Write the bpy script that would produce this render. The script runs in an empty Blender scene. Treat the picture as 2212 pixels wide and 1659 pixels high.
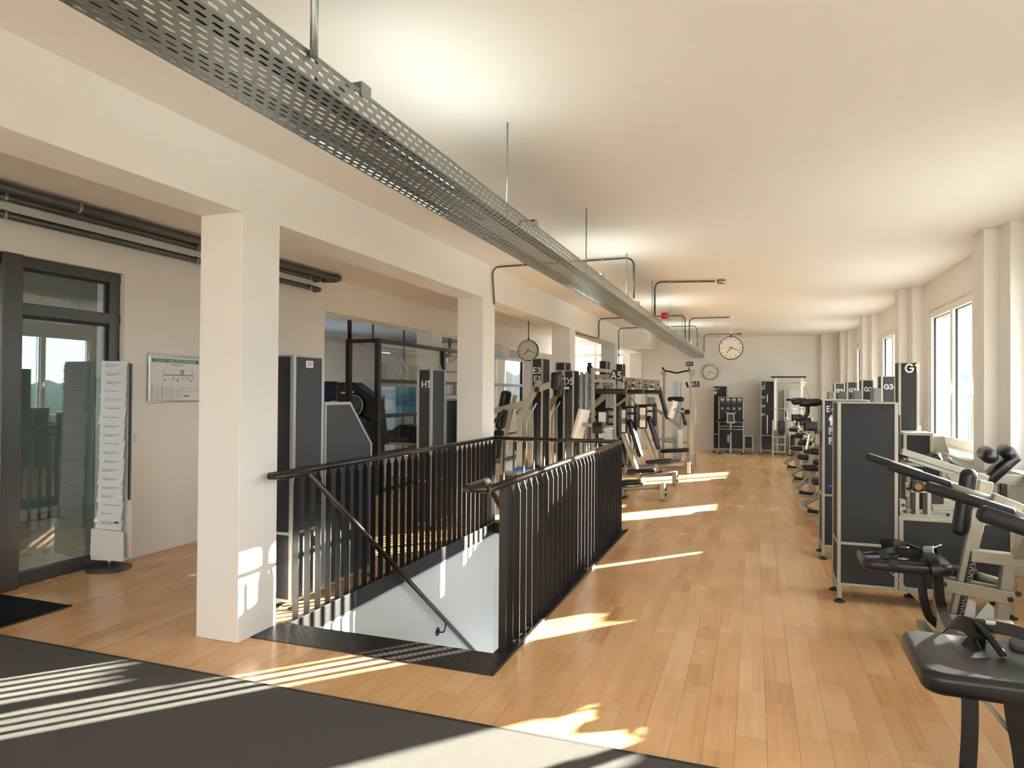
import bpy, math, random
from mathutils import Vector, Matrix

random.seed(7)
scene = bpy.context.scene
COL = scene.collection
PI = math.pi
R = math.radians

# ------------------------------------------------------------------ camera
F_PX, W_PX, H_PX = 1460.26, 2212, 1659
YAW, PITCH, ROLL = R(19.738), R(0.664), R(0.393)
EYE = Vector((0, 0, 1.55))
_r = Vector((math.cos(YAW), math.sin(YAW), 0))
_f = Vector((-math.sin(YAW) * math.cos(PITCH), math.cos(YAW) * math.cos(PITCH), math.sin(PITCH)))
_u = _r.cross(_f)
CR = math.cos(ROLL) * _r + math.sin(ROLL) * _u
CU = -math.sin(ROLL) * _r + math.cos(ROLL) * _u
cam_data = bpy.data.cameras.new('camera')
cam_data.sensor_width = 36
cam_data.lens = 36 * F_PX / W_PX
cam_data.clip_end = 500
cam = bpy.data.objects.new('camera', cam_data)
COL.objects.link(cam)
cam.matrix_world = Matrix(((CR.x, CU.x, -_f.x, EYE.x), (CR.y, CU.y, -_f.y, EYE.y), (CR.z, CU.z, -_f.z, EYE.z), (0, 0, 0, 1)))
scene.camera = cam

# ------------------------------------------------------------------ world, sun, exposure
scene.view_settings.view_transform = 'Standard'
scene.view_settings.look = 'None'
scene.view_settings.gamma = 1
scene.view_settings.use_curve_mapping = False
scene.view_settings.exposure = 0.13
scene.cycles.max_bounces = 10
scene.cycles.diffuse_bounces = 6
scene.cycles.transparent_max_bounces = 12
scene.cycles.sample_clamp_indirect = 8
world = bpy.data.worlds.new('world')
scene.world = world
world.use_nodes = True
wn = world.node_tree
wn.nodes['Background'].inputs[0].default_value = (0.84, 0.92, 1.0, 1)
wn.nodes['Background'].inputs[1].default_value = 7.6
SUN_EL = R(14.3)
sd = Vector((-0.67 * math.cos(SUN_EL), -0.742 * math.cos(SUN_EL), -math.sin(SUN_EL))).normalized()
sun_data = bpy.data.lights.new('sun', 'SUN')
sun_data.energy = 135
sun_data.color = (1.0, 0.90, 0.76)
sun_data.angle = R(0.6)
sun = bpy.data.objects.new('sun', sun_data)
COL.objects.link(sun)
sun.location = (20, 30, 12)
sun.rotation_euler = sd.to_track_quat('-Z', 'Y').to_euler()

def portal(x, y, z, sx, sz, rot):
    l = bpy.data.lights.new('window_portal', 'AREA')
    l.shape = 'RECTANGLE'; l.size = sx; l.size_y = sz
    l.cycles.is_portal = True
    o = bpy.data.objects.new('window_portal', l); COL.objects.link(o)
    o.location = (x, y, z); o.rotation_euler = rot
    return o

# ------------------------------------------------------------------ mesh tools
def pix(px, py, x=None, y=None, z=None):
    """world point on the plane x=, y= or z= seen along one direction from eye height"""
    d = ((px - 1106) / F_PX) * CR - ((py - 829.5) / F_PX) * CU + _f
    if z is not None: t = (z - EYE.z) / d.z
    elif x is not None: t = x / d.x
    else: t = y / d.y
    return EYE + t * d

class MB:
    def __init__(s): s.v = []; s.f = []; s.sm = []; s.k = 0
    def add(s, vs, fs, smooth=False):
        b = len(s.v); s.v += [Vector(p) for p in vs]
        s.f += [tuple(i + b for i in f) for f in fs]; s.sm += [smooth] * len(fs)
        return s
    def box(s, x0, x1, y0, y1, z0, z1):
        e = .0002 * (s.k % 5); s.k += 1   # keeps faces of touching bars from lying in one plane
        x0 -= e; x1 += e; y0 -= e; y1 += e; z0 -= e; z1 += e
        v = [(x, y, z) for z in (z0, z1) for x, y in ((x0, y0), (x1, y0), (x1, y1), (x0, y1))]
        return s.add(v, [(3, 2, 1, 0), (4, 5, 6, 7), (0, 1, 5, 4), (1, 2, 6, 5), (2, 3, 7, 6), (3, 0, 4, 7)])
    def bar(s, a, b, w, h, up=(0, 0, 1)):
        """rectangular section bar from a to b; w sideways, h along up"""
        a = Vector(a); b = Vector(b); d = (b - a).normalized(); up = Vector(up)
        e = .0003 * (s.k % 5) if min(w, h) > .012 else 0; s.k += 1; w -= e; h -= e
        if abs(d.dot(up)) > .98: up = Vector((0, 1, 0)) if abs(d.y) < .9 else Vector((1, 0, 0))
        sd_ = d.cross(up).normalized(); u = sd_.cross(d).normalized()
        v = []
        for p in (a, b):
            for i, j in ((-1, -1), (1, -1), (1, 1), (-1, 1)): v.append(p + sd_ * (i * w / 2) + u * (j * h / 2))
        return s.add(v, [(0, 1, 2, 3), (7, 6, 5, 4), (4, 5, 1, 0), (5, 6, 2, 1), (6, 7, 3, 2), (7, 4, 0, 3)])
    def tube(s, pts, r, n=12, caps=True, closed=False):
        pts = [Vector(p) for p in pts]; m = len(pts); rs = r if isinstance(r, (list, tuple)) else [r] * m
        rings = []; prev = None
        for i, p in enumerate(pts):
            a = pts[(i - 1) % m] if (i > 0 or closed) else p
            c = pts[(i + 1) % m] if (i < m - 1 or closed) else p
            t = ((p - a).normalized() + (c - p).normalized()) if (i not in (0, m - 1) or closed) else (c - a)
            t = t.normalized() if t.length > 1e-9 else Vector((0, 0, 1))
            if prev is None:
                q = Vector((0, 0, 1)) if abs(t.z) < .9 else Vector((1, 0, 0))
                n1 = t.cross(q).normalized()
            else:
                n1 = (prev - t * prev.dot(t)).normalized()
            prev = n1; n2 = t.cross(n1)
            k = 1.0
            if i not in (0, m - 1) or closed:
                dd = (p - a).normalized().dot((c - p).normalized()); k = 1 / max(.5, math.sqrt(max(0.0, (1 + dd) / 2)))
            # widen only in the bend plane is skipped for small tubes
            rings.append([p + (n1 * math.cos(2 * PI * j / n) + n2 * math.sin(2 * PI * j / n)) * rs[i] for j in range(n)])
        v = [q for rg in rings for q in rg]; f = []
        for i in range(m if closed else m - 1):
            i2 = (i + 1) % m
            for j in range(n): f.append((i * n + j, i * n + (j + 1) % n, i2 * n + (j + 1) % n, i2 * n + j))
        s.add(v, f, True)
        if caps and not closed:
            b = len(s.v) - len(v)
            s.f.append(tuple(b + j for j in reversed(range(n)))); s.sm.append(False)
            s.f.append(tuple(b + (m - 1) * n + j for j in range(n))); s.sm.append(False)
        return s
    def cyl(s, a, b, r, n=20, r2=None): return s.tube([a, b], [r, r if r2 is None else r2], n)
    def prism(s, pts, d):
        """polygon pts extruded by vector d"""
        n = len(pts); d = Vector(d); v = [Vector(p) for p in pts] + [Vector(p) + d for p in pts]
        return s.add(v, [tuple(reversed(range(n))), tuple(range(n, 2 * n))] + [(i, (i + 1) % n, n + (i + 1) % n, n + i) for i in range(n)])
    def disc(s, c, nrm, r, n=32, th=.004):
        c = Vector(c); nrm = Vector(nrm).normalized()
        return s.tube([c, c + nrm * th], r, n)
    def capsule(s, a, b, r, n=16):
        a = Vector(a); b = Vector(b); d = (b - a).normalized(); L = (b - a).length
        pts = []; rs = []
        for k in range(6):
            t = k / 5 * PI / 2; pts.append(a + d * (r * (1 - math.cos(t)))); rs.append(max(.001, r * math.sin(t)))
        for k in range(6):
            t = (1 - k / 5) * PI / 2; pts.append(b - d * (r * (1 - math.cos(t)))); rs.append(max(.001, r * math.sin(t)))
        return s.tube(pts, rs, n)
    def pad(s, c, ax, ay, L, W, T, r=.03, cut=0.0, n=4):
        """upholstered pad: centre c, long axis ax, width axis ay, thickness along their cross; rounded plan corners and edges"""
        c = Vector(c); ax = Vector(ax).normalized(); az = ax.cross(Vector(ay)).normalized(); ay = az.cross(ax).normalized()
        rc = min(W, L) * .28 if cut == 0 else cut
        def outline(ins):
            o = []
            for (sx, sy, a0) in ((1, 1, 0), (-1, 1, 90), (-1, -1, 180), (1, -1, 270)):
                rr = max(.002, rc - ins)
                cx = sx * (L / 2 - rc); cy = sy * (W / 2 - rc)
                for k in range(5):
                    t = R(a0 + 22.5 * k); o.append((cx + rr * math.cos(t), cy + rr * math.sin(t)))
            return o
        layers = []
        r = min(r, T / 2)
        for k in range(n + 1):
            t = k / n * PI / 2; layers.append((-T / 2 + r * (1 - math.sin(t)), r * (1 - math.cos(t))))
        layers = [(-T / 2 + r * (1 - math.sin(k / n * PI / 2)), r * (1 - math.cos(k / n * PI / 2))) for k in range(n, -1, -1)]
        top = [(-z, i) for z, i in reversed(layers)]
        rings = []
        for z, ins in layers + top:
            rings.append([c + ax * x + ay * y + az * z for x, y in outline(ins)])
        m = len(rings[0]); v = [q for rg in rings for q in rg]; f = []
        for i in range(len(rings) - 1):
            for j in range(m): f.append((i * m + j, i * m + (j + 1) % m, (i + 1) * m + (j + 1) % m, (i + 1) * m + j))
        s.add(v, f, True)
        b = len(s.v) - len(v)
        s.f.append(tuple(b + j for j in reversed(range(m)))); s.sm.append(True)
        s.f.append(tuple(b + (len(rings) - 1) * m + j for j in range(m))); s.sm.append(True)
        return s
    def build(s, name, mat, parent=None, bevel=0, seg=2, kind=None, base=None):
        root = parent
        while root is not None and root.parent is not None: root = root.parent
        if base is None:
            base = Vector(root['_base']) if root is not None else Vector((0, 0, 0))
        me = bpy.data.meshes.new(name)
        me.from_pydata([tuple(p - Vector(base)) for p in s.v], [], s.f)
        me.validate(clean_customdata=False)
        if len(me.polygons) == len(s.sm): me.polygons.foreach_set('use_smooth', s.sm)
        me.update()
        me.materials.append(mat)
        o = bpy.data.objects.new(name, me); COL.objects.link(o)
        if root is None:
            o.location = base
        else:
            o.parent = parent
        o['_base'] = tuple(base)
        if bevel:
            b = o.modifiers.new('bevel', 'BEVEL'); b.width = bevel; b.segments = seg; b.limit_method = 'ANGLE'; b.angle_limit = R(40)
            b.harden_normals = True
            for p in me.polygons: p.use_smooth = True
        if kind: o['kind'] = kind
        return o

def thing(name, label, cat, base, group=None):
    o = bpy.data.objects.new(name, None); COL.objects.link(o)
    o.empty_display_size = .1
    o.location = base; o['_base'] = tuple(base); o['label'] = label; o['category'] = cat
    if group: o['group'] = group
    return o

def tag(o, label, cat, group=None, kind=None):
    o['label'] = label; o['category'] = cat
    if group: o['group'] = group
    if kind: o['kind'] = kind
    return o

def text(body, size, origin, xdir, ydir, mat, parent, name='lettering', ext=.0012, bold=.0, align='LEFT', base=None):
    """raised lettering: baseline start at origin, running along xdir"""
    cu = bpy.data.curves.new('t', 'FONT'); cu.body = body; cu.size = size; cu.extrude = ext; cu.offset = bold; cu.align_x = align; cu.resolution_u = 3
    cu.space_line = .78
    t = bpy.data.objects.new('t', cu)
    me0 = bpy.data.meshes.new_from_object(t)
    xd = Vector(xdir).normalized(); yd = Vector(ydir).normalized(); zd = xd.cross(yd)
    m = MB(); o = Vector(origin)
    m.add([o + xd * v.co.x + yd * v.co.y + zd * v.co.z for v in me0.vertices], [tuple(p.vertices) for p in me0.polygons])
    bpy.data.objects.remove(t); bpy.data.curves.remove(cu); bpy.data.meshes.remove(me0)
    return m.build(name, mat, parent, base=base)

GLYPH = {
 'E': (.5, [[(.5, 1), (0, 1), (0, 0), (.5, 0)], [(0, .52), (.44, .52)]]),
 '1': (.26, [[(.0, .84), (.22, 1), (.22, 0)]]),
 'H': (.62, [[(0, 0), (0, 1)], [(.62, 0), (.62, 1)], [(0, .5), (.62, .5)]]),
 'A': (.72, [[(0, 0), (.36, 1), (.72, 0)], [(.14, .33), (.58, .33)]]),
 'D': (.66, [[(0, 0), (0, 1), (.25, 1)] + [(.25 + .41 * math.sin(R(a)), .5 + .5 * math.cos(R(a))) for a in range(20, 161, 20)] + [(.25, 0), (0, 0)]]),
 '5': (.5, [[(.48, 1), (.14, 1), (.07, .56)] + [(.19 + .31 * math.sin(R(a)), .32 + .32 * math.cos(R(a))) for a in range(0, 231, 22)]]),
 '3': (.5, [[(.21 + .24 * math.sin(R(a)), .76 + .24 * math.cos(R(a))) for a in range(-70, 181, 25)] + [(.21 + .29 * math.sin(R(a)), .27 + .27 * math.cos(R(a))) for a in range(10, 251, 24)]]),
 'G': (.84, [[(.43 + .43 * math.sin(R(a)), .5 + .5 * math.cos(R(a))) for a in range(50, -271, -20)] + [(.5, .5)]]),
 '-': (.24, [[(0, .42), (.24, .42)]]),
 '7': (.5, [[(0, 1), (.5, 1), (.14, 0)]]),
 '4': (.56, [[(.42, 0), (.42, 1), (0, .3), (.56, .3)]]),
 '/': (.4, [[(0, -.05), (.4, 1.05)]]),
 'J': (.36, [[(.36, 1), (.36, .2)] + [(.18 + .18 * math.cos(R(a)), .18 - .18 * math.sin(R(a))) for a in range(20, 161, 28)]]),
 'K': (.55, [[(0, 0), (0, 1)], [(.52, 1), (.03, .45), (.55, 0)]]),
 '2': (.5, [[(.24 + .24 * math.sin(R(a)), .75 + .25 * math.cos(R(a))) for a in range(-80, 121, 25)] + [(0, 0), (.5, 0)]]),
}
def code(body, h, origin, mat, parent, wt=.15, base=None, name='lettering'):
    """geometric block lettering of cap height h on a face looking towards -y"""
    o = Vector(origin); m = MB(); x = 0
    for ch in body:
        w, strokes = GLYPH[ch]
        for st in strokes:
            for a, b in zip(st, st[1:]):
                A = o + Vector(((x + a[0]) * h, -.00012 * m.k, a[1] * h)); B = o + Vector(((x + b[0]) * h, -.00012 * m.k, b[1] * h))
                d = (B - A).normalized() * (wt * h * .3)
                m.bar(A - d, B + d, .0016, wt * h, up=Vector((0, 1, 0)).cross((B - A).normalized()))
        x += w + .26
    return m.build(name, mat, parent, base=base)

def kids(o): return list(o.children)
def copy_tree(o, off=(0, 0, 0), rz=0, label=None, group=None, parent=None, skip=()):
    c = o.copy(); COL.objects.link(c); c.parent = parent
    if parent is None:
        c.location = Vector(o.location) + Vector(off); c.rotation_euler[2] += rz
        c['_base'] = tuple(c.location)
        if label: c['label'] = label
        if group: c['group'] = group
    for ch in kids(o):
        if ch.name.split('.')[0] in skip: continue
        copy_tree(ch, parent=c, skip=skip)
    return c

def arc(c, r, a0, a1, ax, ay, n=8):
    c = Vector(c); ax = Vector(ax); ay = Vector(ay)
    return [c + ax * (r * math.cos(R(a0 + (a1 - a0) * k / n))) + ay * (r * math.sin(R(a0 + (a1 - a0) * k / n))) for k in range(n + 1)]

def rounded(pts, r, n=5):
    """polyline with its inner corners rounded"""
    pts = [Vector(p) for p in pts]; out = [pts[0]]
    for i in range(1, len(pts) - 1):
        a, b, c = pts[i - 1], pts[i], pts[i + 1]
        u = (a - b).normalized(); w = (c - b).normalized(); rr = min(r, (a - b).length * .49, (c - b).length * .49)
        p0 = b + u * rr; p2 = b + w * rr
        for k in range(n + 1):
            t = k / n; out.append(p0 * (1 - t) ** 2 + b * 2 * t * (1 - t) + p2 * t * t)
    out.append(pts[-1]); return out

# ------------------------------------------------------------------ materials
def mat(name, col, rough=.5, metal=0, spec=.5, emit=None, es=0, bump=0, bscale=60, var=0, vscale=4):
    m = bpy.data.materials.new(name); m.use_nodes = True
    nt = m.node_tree; b = nt.nodes['Principled BSDF']
    b.inputs['Base Color'].default_value = (*col, 1); b.inputs['Roughness'].default_value = rough
    b.inputs['Metallic'].default_value = metal; b.inputs['Specular IOR Level'].default_value = spec
    if emit: b.inputs['Emission Color'].default_value = (*emit, 1); b.inputs['Emission Strength'].default_value = es
    if bump or var:
        tc = nt.nodes.new('ShaderNodeTexCoord')
    if bump:
        n = nt.nodes.new('ShaderNodeTexNoise'); n.inputs['Scale'].default_value = bscale; n.inputs['Detail'].default_value = 3
        bp = nt.nodes.new('ShaderNodeBump'); bp.inputs['Strength'].default_value = bump; bp.inputs['Distance'].default_value = .01
        nt.links.new(tc.outputs['Object'], n.inputs['Vector']); nt.links.new(n.outputs['Fac'], bp.inputs['Height']); nt.links.new(bp.outputs['Normal'], b.inputs['Normal'])
    if var:
        n2 = nt.nodes.new('ShaderNodeTexNoise'); n2.inputs['Scale'].default_value = vscale; n2.inputs['Detail'].default_value = 4
        mx = nt.nodes.new('ShaderNodeMix'); mx.data_type = 'RGBA'
        mx.inputs[6].default_value = (*[c * (1 - var) for c in col], 1); mx.inputs[7].default_value = (*[min(1, c * (1 + var)) for c in col], 1)
        nt.links.new(tc.outputs['Object'], n2.inputs['Vector']); nt.links.new(n2.outputs['Fac'], mx.inputs[0]); nt.links.new(mx.outputs[2], b.inputs['Base Color'])
    return m

M = dict(
    wall=mat('painted_plaster', (.79, .775, .752), .85, bump=.08, bscale=90, var=.015, vscale=1.5),
    ceil=mat('painted_ceiling', (.79, .775, .755), .9),
    cool=mat('cool_daylight_plaster', (.40, .49, .61), .9),  # wall colour carries the bluish daylight of the second hall
    coolceil=mat('cool_daylight_ceiling', (.18, .29, .48), .9),  # same daylight blue put into the ceiling colour
    lobby=mat('lobby_plaster', (.60, .64, .62), .9),
    frame=mat('champagne_paint', (.33, .315, .265), .38, metal=.25, bump=.03, bscale=400),
    frame_l=mat('grey_frame_paint', (.36, .37, .36), .35, metal=.3),
    panel=mat('charcoal_panel', (.017, .0185, .0225), .6, spec=.3, bump=.25, bscale=500, var=.08, vscale=200),
    panelg=mat('slate_panel', (.035, .041, .048), .55, spec=.4, bump=.2, bscale=500, var=.08, vscale=200),
    black=mat('black_gloss_panel', (.008, .008, .012), .3),
    vinyl=mat('black_vinyl', (.0065, .007, .009), .3, spec=.4, bump=.06, bscale=220),
    foam=mat('black_foam', (.011, .011, .013), .6, spec=.3, bump=.15, bscale=300),
    rubber=mat('black_rubber', (.012, .012, .012), .6),
    strap=mat('black_strap', (.0045, .0045, .0055), .32, spec=.3),
    steel=mat('black_steel', (.010, .0095, .0095), .40, spec=.35, bump=.03, bscale=60),
    rail=mat('worn_dark_steel', (.055, .042, .036), .26, metal=.85, var=.3, vscale=12),
    railgrey=mat('dark_grey_handrail', (.05, .05, .052), .26, metal=.85, var=.2, vscale=12),
    mat_black=mat('black_mat_pile', (.016, .016, .017), 1.0, spec=.1, bump=.9, bscale=900),
    galv=mat('galvanised_steel', (.35, .395, .395), .36, metal=.9, var=.12, vscale=9),
    pipe=mat('grey_pipe', (.10, .105, .105), .38, metal=.7, var=.25, vscale=20),
    chrome=mat('chrome', (.75, .75, .75), .15, metal=1),
    alu=mat('brushed_aluminium', (.62, .62, .62), .3, metal=1),
    white=mat('white_plastic', (.78, .78, .76), .35),
    whitepaint=mat('white_window_paint', (.82, .80, .75), .4),
    well=mat('stairwell_plaster', (.78, .80, .79), .8, bump=.05, bscale=50),
    paper=mat('white_paper', (.76, .76, .78), .6),
    ink=mat('dark_ink', (.05, .05, .05), .6),
    greyink=mat('grey_ink', (.32, .33, .36), .6),
    green=mat('green_print', (.02, .22, .13), .5),
    palegreen=mat('pale_green_print', (.25, .42, .33), .5),
    letter=mat('white_lettering', (.80, .80, .78), .5),
    red=mat('red_plastic', (.55, .015, .03), .4),
    redink=mat('red_print', (.30, .05, .05), .6),
    blue=mat('blue_vinyl', (.02, .09, .35), .35),
    darkframe=mat('dark_anodised_frame', (.075, .074, .072), .35, metal=.5),
    partition=mat('dark_brown_frame', (.022, .014, .012), .35, metal=.3),
    mat_dark=mat('entrance_mat_pile', (.058, .058, .057), 1.0, spec=.1, bump=.9, bscale=900, var=.25, vscale=350),
    mat_edge=mat('mat_rubber_edge', (.018, .018, .018), .8),
    clockface=mat('clock_face', (.72, .71, .66), .45),
    clockrim=mat('clock_rim', (.02, .02, .02), .3),
    screen=mat('dark_screen', (.01, .02, .04), .15),
    poster=mat('blue_poster', (.05, .25, .36), .6),
    posterpale=mat('pale_poster', (.45, .62, .72), .6),
    tube=mat('fluorescent_glow', (1, 1, 1), .5, emit=(.93, 1.0, .90), es=36),
    earth=mat('exterior_ground', (.15, .16, .15), 1),
    roof=mat('pale_roofing', (.85, .80, .72), 1),
    tree=mat('treeline_leaves', (.16, .20, .18), 1),
    cable=mat('grey_cable', (.05, .05, .05), .5),
    brick=mat('grey_brick', (.35, .35, .34), .9),
)

def wood_floor():
    m = bpy.data.materials.new('maple_strip_floor'); m.use_nodes = True; nt = m.node_tree; N = nt.nodes; L = nt.links
    b = N['Principled BSDF']
    tc = N.new('ShaderNodeTexCoord'); sp = N.new('ShaderNodeSeparateXYZ'); L.new(tc.outputs['Object'], sp.inputs[0])
    def mth(op, a, c=None, d=None):
        n = N.new('ShaderNodeMath'); n.operation = op
        for i, q in enumerate((a, c, d)):
            if q is None: continue
            if isinstance(q, (int, float)): n.inputs[i].default_value = q
            else: L.new(q, n.inputs[i])
        return n.outputs[0]
    PW, PL = .1335, .95
    u = mth('DIVIDE', mth('ADD', sp.outputs[0], .0775), PW); row = mth('FLOOR', u); fu = mth('FRACT', u)
    wn1 = N.new('ShaderNodeTexWhiteNoise'); wn1.noise_dimensions = '1D'; L.new(row, wn1.inputs['W'])
    v = mth('ADD', mth('DIVIDE', sp.outputs[1], PL), wn1.outputs['Value']); idx = mth('FLOOR', v); fv = mth('FRACT', v)
    cb = N.new('ShaderNodeCombineXYZ'); L.new(row, cb.inputs[0]); L.new(idx, cb.inputs[1])
    wn2 = N.new('ShaderNodeTexWhiteNoise'); wn2.noise_dimensions = '3D'; L.new(cb.outputs[0], wn2.inputs['Vector'])
    # narrow lamellas inside each board
    cb2 = N.new('ShaderNodeCombineXYZ'); L.new(mth('FLOOR', mth('MULTIPLY', u, 2)), cb2.inputs[0]); L.new(mth('FLOOR', mth('ADD', mth('MULTIPLY', v, 2.3), wn1.outputs['Value'])), cb2.inputs[1])
    wn3 = N.new('ShaderNodeTexWhiteNoise'); wn3.noise_dimensions = '3D'; L.new(cb2.outputs[0], wn3.inputs['Vector'])
    # grain
    mp = N.new('ShaderNodeMapping'); mp.inputs['Scale'].default_value = (38, 1.6, 1); L.new(tc.outputs['Object'], mp.inputs[0])
    off = N.new('ShaderNodeVectorMath'); off.operation = 'ADD'; L.new(mp.outputs[0], off.inputs[0]); L.new(wn2.outputs['Color'], off.inputs[1])
    gr = N.new('ShaderNodeTexNoise'); gr.inputs['Scale'].default_value = 1.2; gr.inputs['Detail'].default_value = 5; L.new(off.outputs[0], gr.inputs['Vector'])
    big = N.new('ShaderNodeTexNoise'); big.inputs['Scale'].default_value = 1.6; big.inputs['Detail'].default_value = 3; L.new(tc.outputs['Object'], big.inputs['Vector'])
    t = mth('ADD', mth('MULTIPLY', wn2.outputs['Value'], .42), mth('ADD', mth('MULTIPLY', wn3.outputs['Value'], .25), mth('MULTIPLY', gr.outputs['Fac'], .5)))
    cr = N.new('ShaderNodeValToRGB'); L.new(t, cr.inputs[0])
    e = cr.color_ramp.elements
    e[0].position = .15; e[0].color = (.48, .25, .10, 1)
    e[1].position = 1.0; e[1].color = (.76, .51, .28, 1)
    k = e.new(.45); k.color = (.65, .38, .175, 1)
    k = e.new(.75); k.color = (.70, .44, .22, 1)
    # knots and stains
    vo = N.new('ShaderNodeTexVoronoi'); vo.inputs['Scale'].default_value = 2.6; mp2 = N.new('ShaderNodeMapping'); mp2.inputs['Scale'].default_value = (1, .55, 1)
    L.new(tc.outputs['Object'], mp2.inputs[0]); L.new(mp2.outputs[0], vo.inputs['Vector'])
    kt = N.new('ShaderNodeTexNoise'); kt.inputs['Scale'].default_value = 5.5; kt.inputs['Detail'].default_value = 1.5; L.new(mp2.outputs[0], kt.inputs['Vector'])
    kn = mth('GREATER_THAN', mth('ADD', kt.outputs['Fac'], mth('MULTIPLY', gr.outputs['Fac'], .06)), .795)
    mk = N.new('ShaderNodeMix'); mk.data_type = 'RGBA'; L.new(mth('MULTIPLY', kn, .45), mk.inputs[0]); L.new(cr.outputs[0], mk.inputs[6]); mk.inputs[7].default_value = (.10, .045, .02, 1)
    # joints
    eu = mth('MULTIPLY', mth('MINIMUM', fu, mth('SUBTRACT', 1, fu)), PW); ev = mth('MULTIPLY', mth('MINIMUM', fv, mth('SUBTRACT', 1, fv)), PL)
    j = mth('MAXIMUM', mth('LESS_THAN', eu, .0011), mth('LESS_THAN', ev, .0013))
    mj = N.new('ShaderNodeMix'); mj.data_type = 'RGBA'; L.new(mth('MULTIPLY', j, .7), mj.inputs[0]); L.new(mk.outputs[2], mj.inputs[6]); mj.inputs[7].default_value = (.16, .075, .03, 1)
    mb = N.new('ShaderNodeMix'); mb.data_type = 'RGBA'; mb.blend_type = 'MULTIPLY'; mb.inputs[0].default_value = .25; L.new(mj.outputs[2], mb.inputs[6])
    cr2 = N.new('ShaderNodeValToRGB'); L.new(big.outputs['Fac'], cr2.inputs[0]); cr2.color_ramp.elements[0].position = .3; cr2.color_ramp.elements[0].color = (.7, .6, .5, 1); cr2.color_ramp.elements[1].position = .6; cr2.color_ramp.elements[1].color = (1, 1, 1, 1)
    L.new(cr2.outputs[0], mb.inputs[7]); L.new(mb.outputs[2], b.inputs['Base Color'])
    rg = mth('ADD', mth('MULTIPLY', big.outputs['Fac'], .18), mth('MULTIPLY', j, .3)); L.new(mth('ADD', rg, .15), b.inputs['Roughness'])
    b.inputs['Specular IOR Level'].default_value = .5
    bp = N.new('ShaderNodeBump'); bp.inputs['Strength'].default_value = .25; bp.inputs['Distance'].default_value = .002
    L.new(mth('SUBTRACT', mth('MULTIPLY', big.outputs['Fac'], .8), j), bp.inputs['Height']); L.new(bp.outputs['Normal'], b.inputs['Normal'])
    return m
M['wood'] = wood_floor()
for _m in ('mat_dark',):
    _b = M[_m].node_tree.nodes['Principled BSDF']; _b.inputs['Sheen Weight'].default_value = .35; _b.inputs['Sheen Roughness'].default_value = .4; _b.inputs['Sheen Tint'].default_value = (.9, .86, .8, 1)

def glass(name, tint=(1, 1, 1), refl=1.0, ior=1.5):
    m = bpy.data.materials.new(name); m.use_nodes = True; nt = m.node_tree; N = nt.nodes; L = nt.links
    N.remove(N['Principled BSDF']); out = N['Material Output']
    tr = N.new('ShaderNodeBsdfTransparent'); tr.inputs[0].default_value = (*tint, 1)
    gl = N.new('ShaderNodeBsdfGlossy'); gl.inputs['Roughness'].default_value = .01; gl.inputs['Color'].default_value = (refl, refl, refl, 1)
    f0 = ((ior - 1) / (ior + 1)) ** 2
    lw = N.new('ShaderNodeLayerWeight'); lw.inputs['Blend'].default_value = .5
    pw = N.new('ShaderNodeMath'); pw.operation = 'POWER'; L.new(lw.outputs['Facing'], pw.inputs[0]); pw.inputs[1].default_value = 5
    fr = N.new('ShaderNodeMath'); fr.operation = 'MULTIPLY_ADD'; L.new(pw.outputs[0], fr.inputs[0]); fr.inputs[1].default_value = 1 - f0; fr.inputs[2].default_value = f0
    mx = N.new('ShaderNodeMixShader'); L.new(fr.outputs[0], mx.inputs[0]); L.new(tr.outputs[0], mx.inputs[1]); L.new(gl.outputs[0], mx.inputs[2]); L.new(mx.outputs[0], out.inputs[0])
    return m
M['glass'] = glass('window_glass', (.96, .98, .97))
M['doorglass'] = glass('door_glass', (.86, .92, .90), 1.0, 1.9)

def checker_plate():
    m = mat('checker_plate_steel', (.030, .028, .028), .38, metal=.5); nt = m.node_tree; N = nt.nodes; L = nt.links
    tc = N.new('ShaderNodeTexCoord'); mp = N.new('ShaderNodeMapping'); mp.inputs['Rotation'].default_value = (0, 0, R(45)); mp.inputs['Scale'].default_value = (32, 32, 1)
    L.new(tc.outputs['Object'], mp.inputs[0])
    vo = N.new('ShaderNodeTexVoronoi'); vo.inputs['Scale'].default_value = 1; vo.inputs['Randomness'].default_value = 0; L.new(mp.outputs[0], vo.inputs['Vector'])
    rp = N.new('ShaderNodeValToRGB'); rp.color_ramp.elements[0].position = .1; rp.color_ramp.elements[0].color = (1, 1, 1, 1); rp.color_ramp.elements[1].position = .3; rp.color_ramp.elements[1].color = (0, 0, 0, 1)
    L.new(vo.outputs['Distance'], rp.inputs[0])
    bp = N.new('ShaderNodeBump'); bp.inputs['Distance'].default_value = .003; bp.inputs['Strength'].default_value = .8; L.new(rp.outputs[0], bp.inputs['Height']); L.new(bp.outputs['Normal'], N['Principled BSDF'].inputs['Normal'])
    return m
M['checker'] = checker_plate()

# ================================================================== THE ROOM
CZ = 3.055
XL, XR = -2.967, 2.195          # beam face and window wall
YB, YF = -6.0, 19.05
WX0, WX1, WY0, WY1 = -2.90, -1.445, 3.73, 7.50   # stairwell opening

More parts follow.
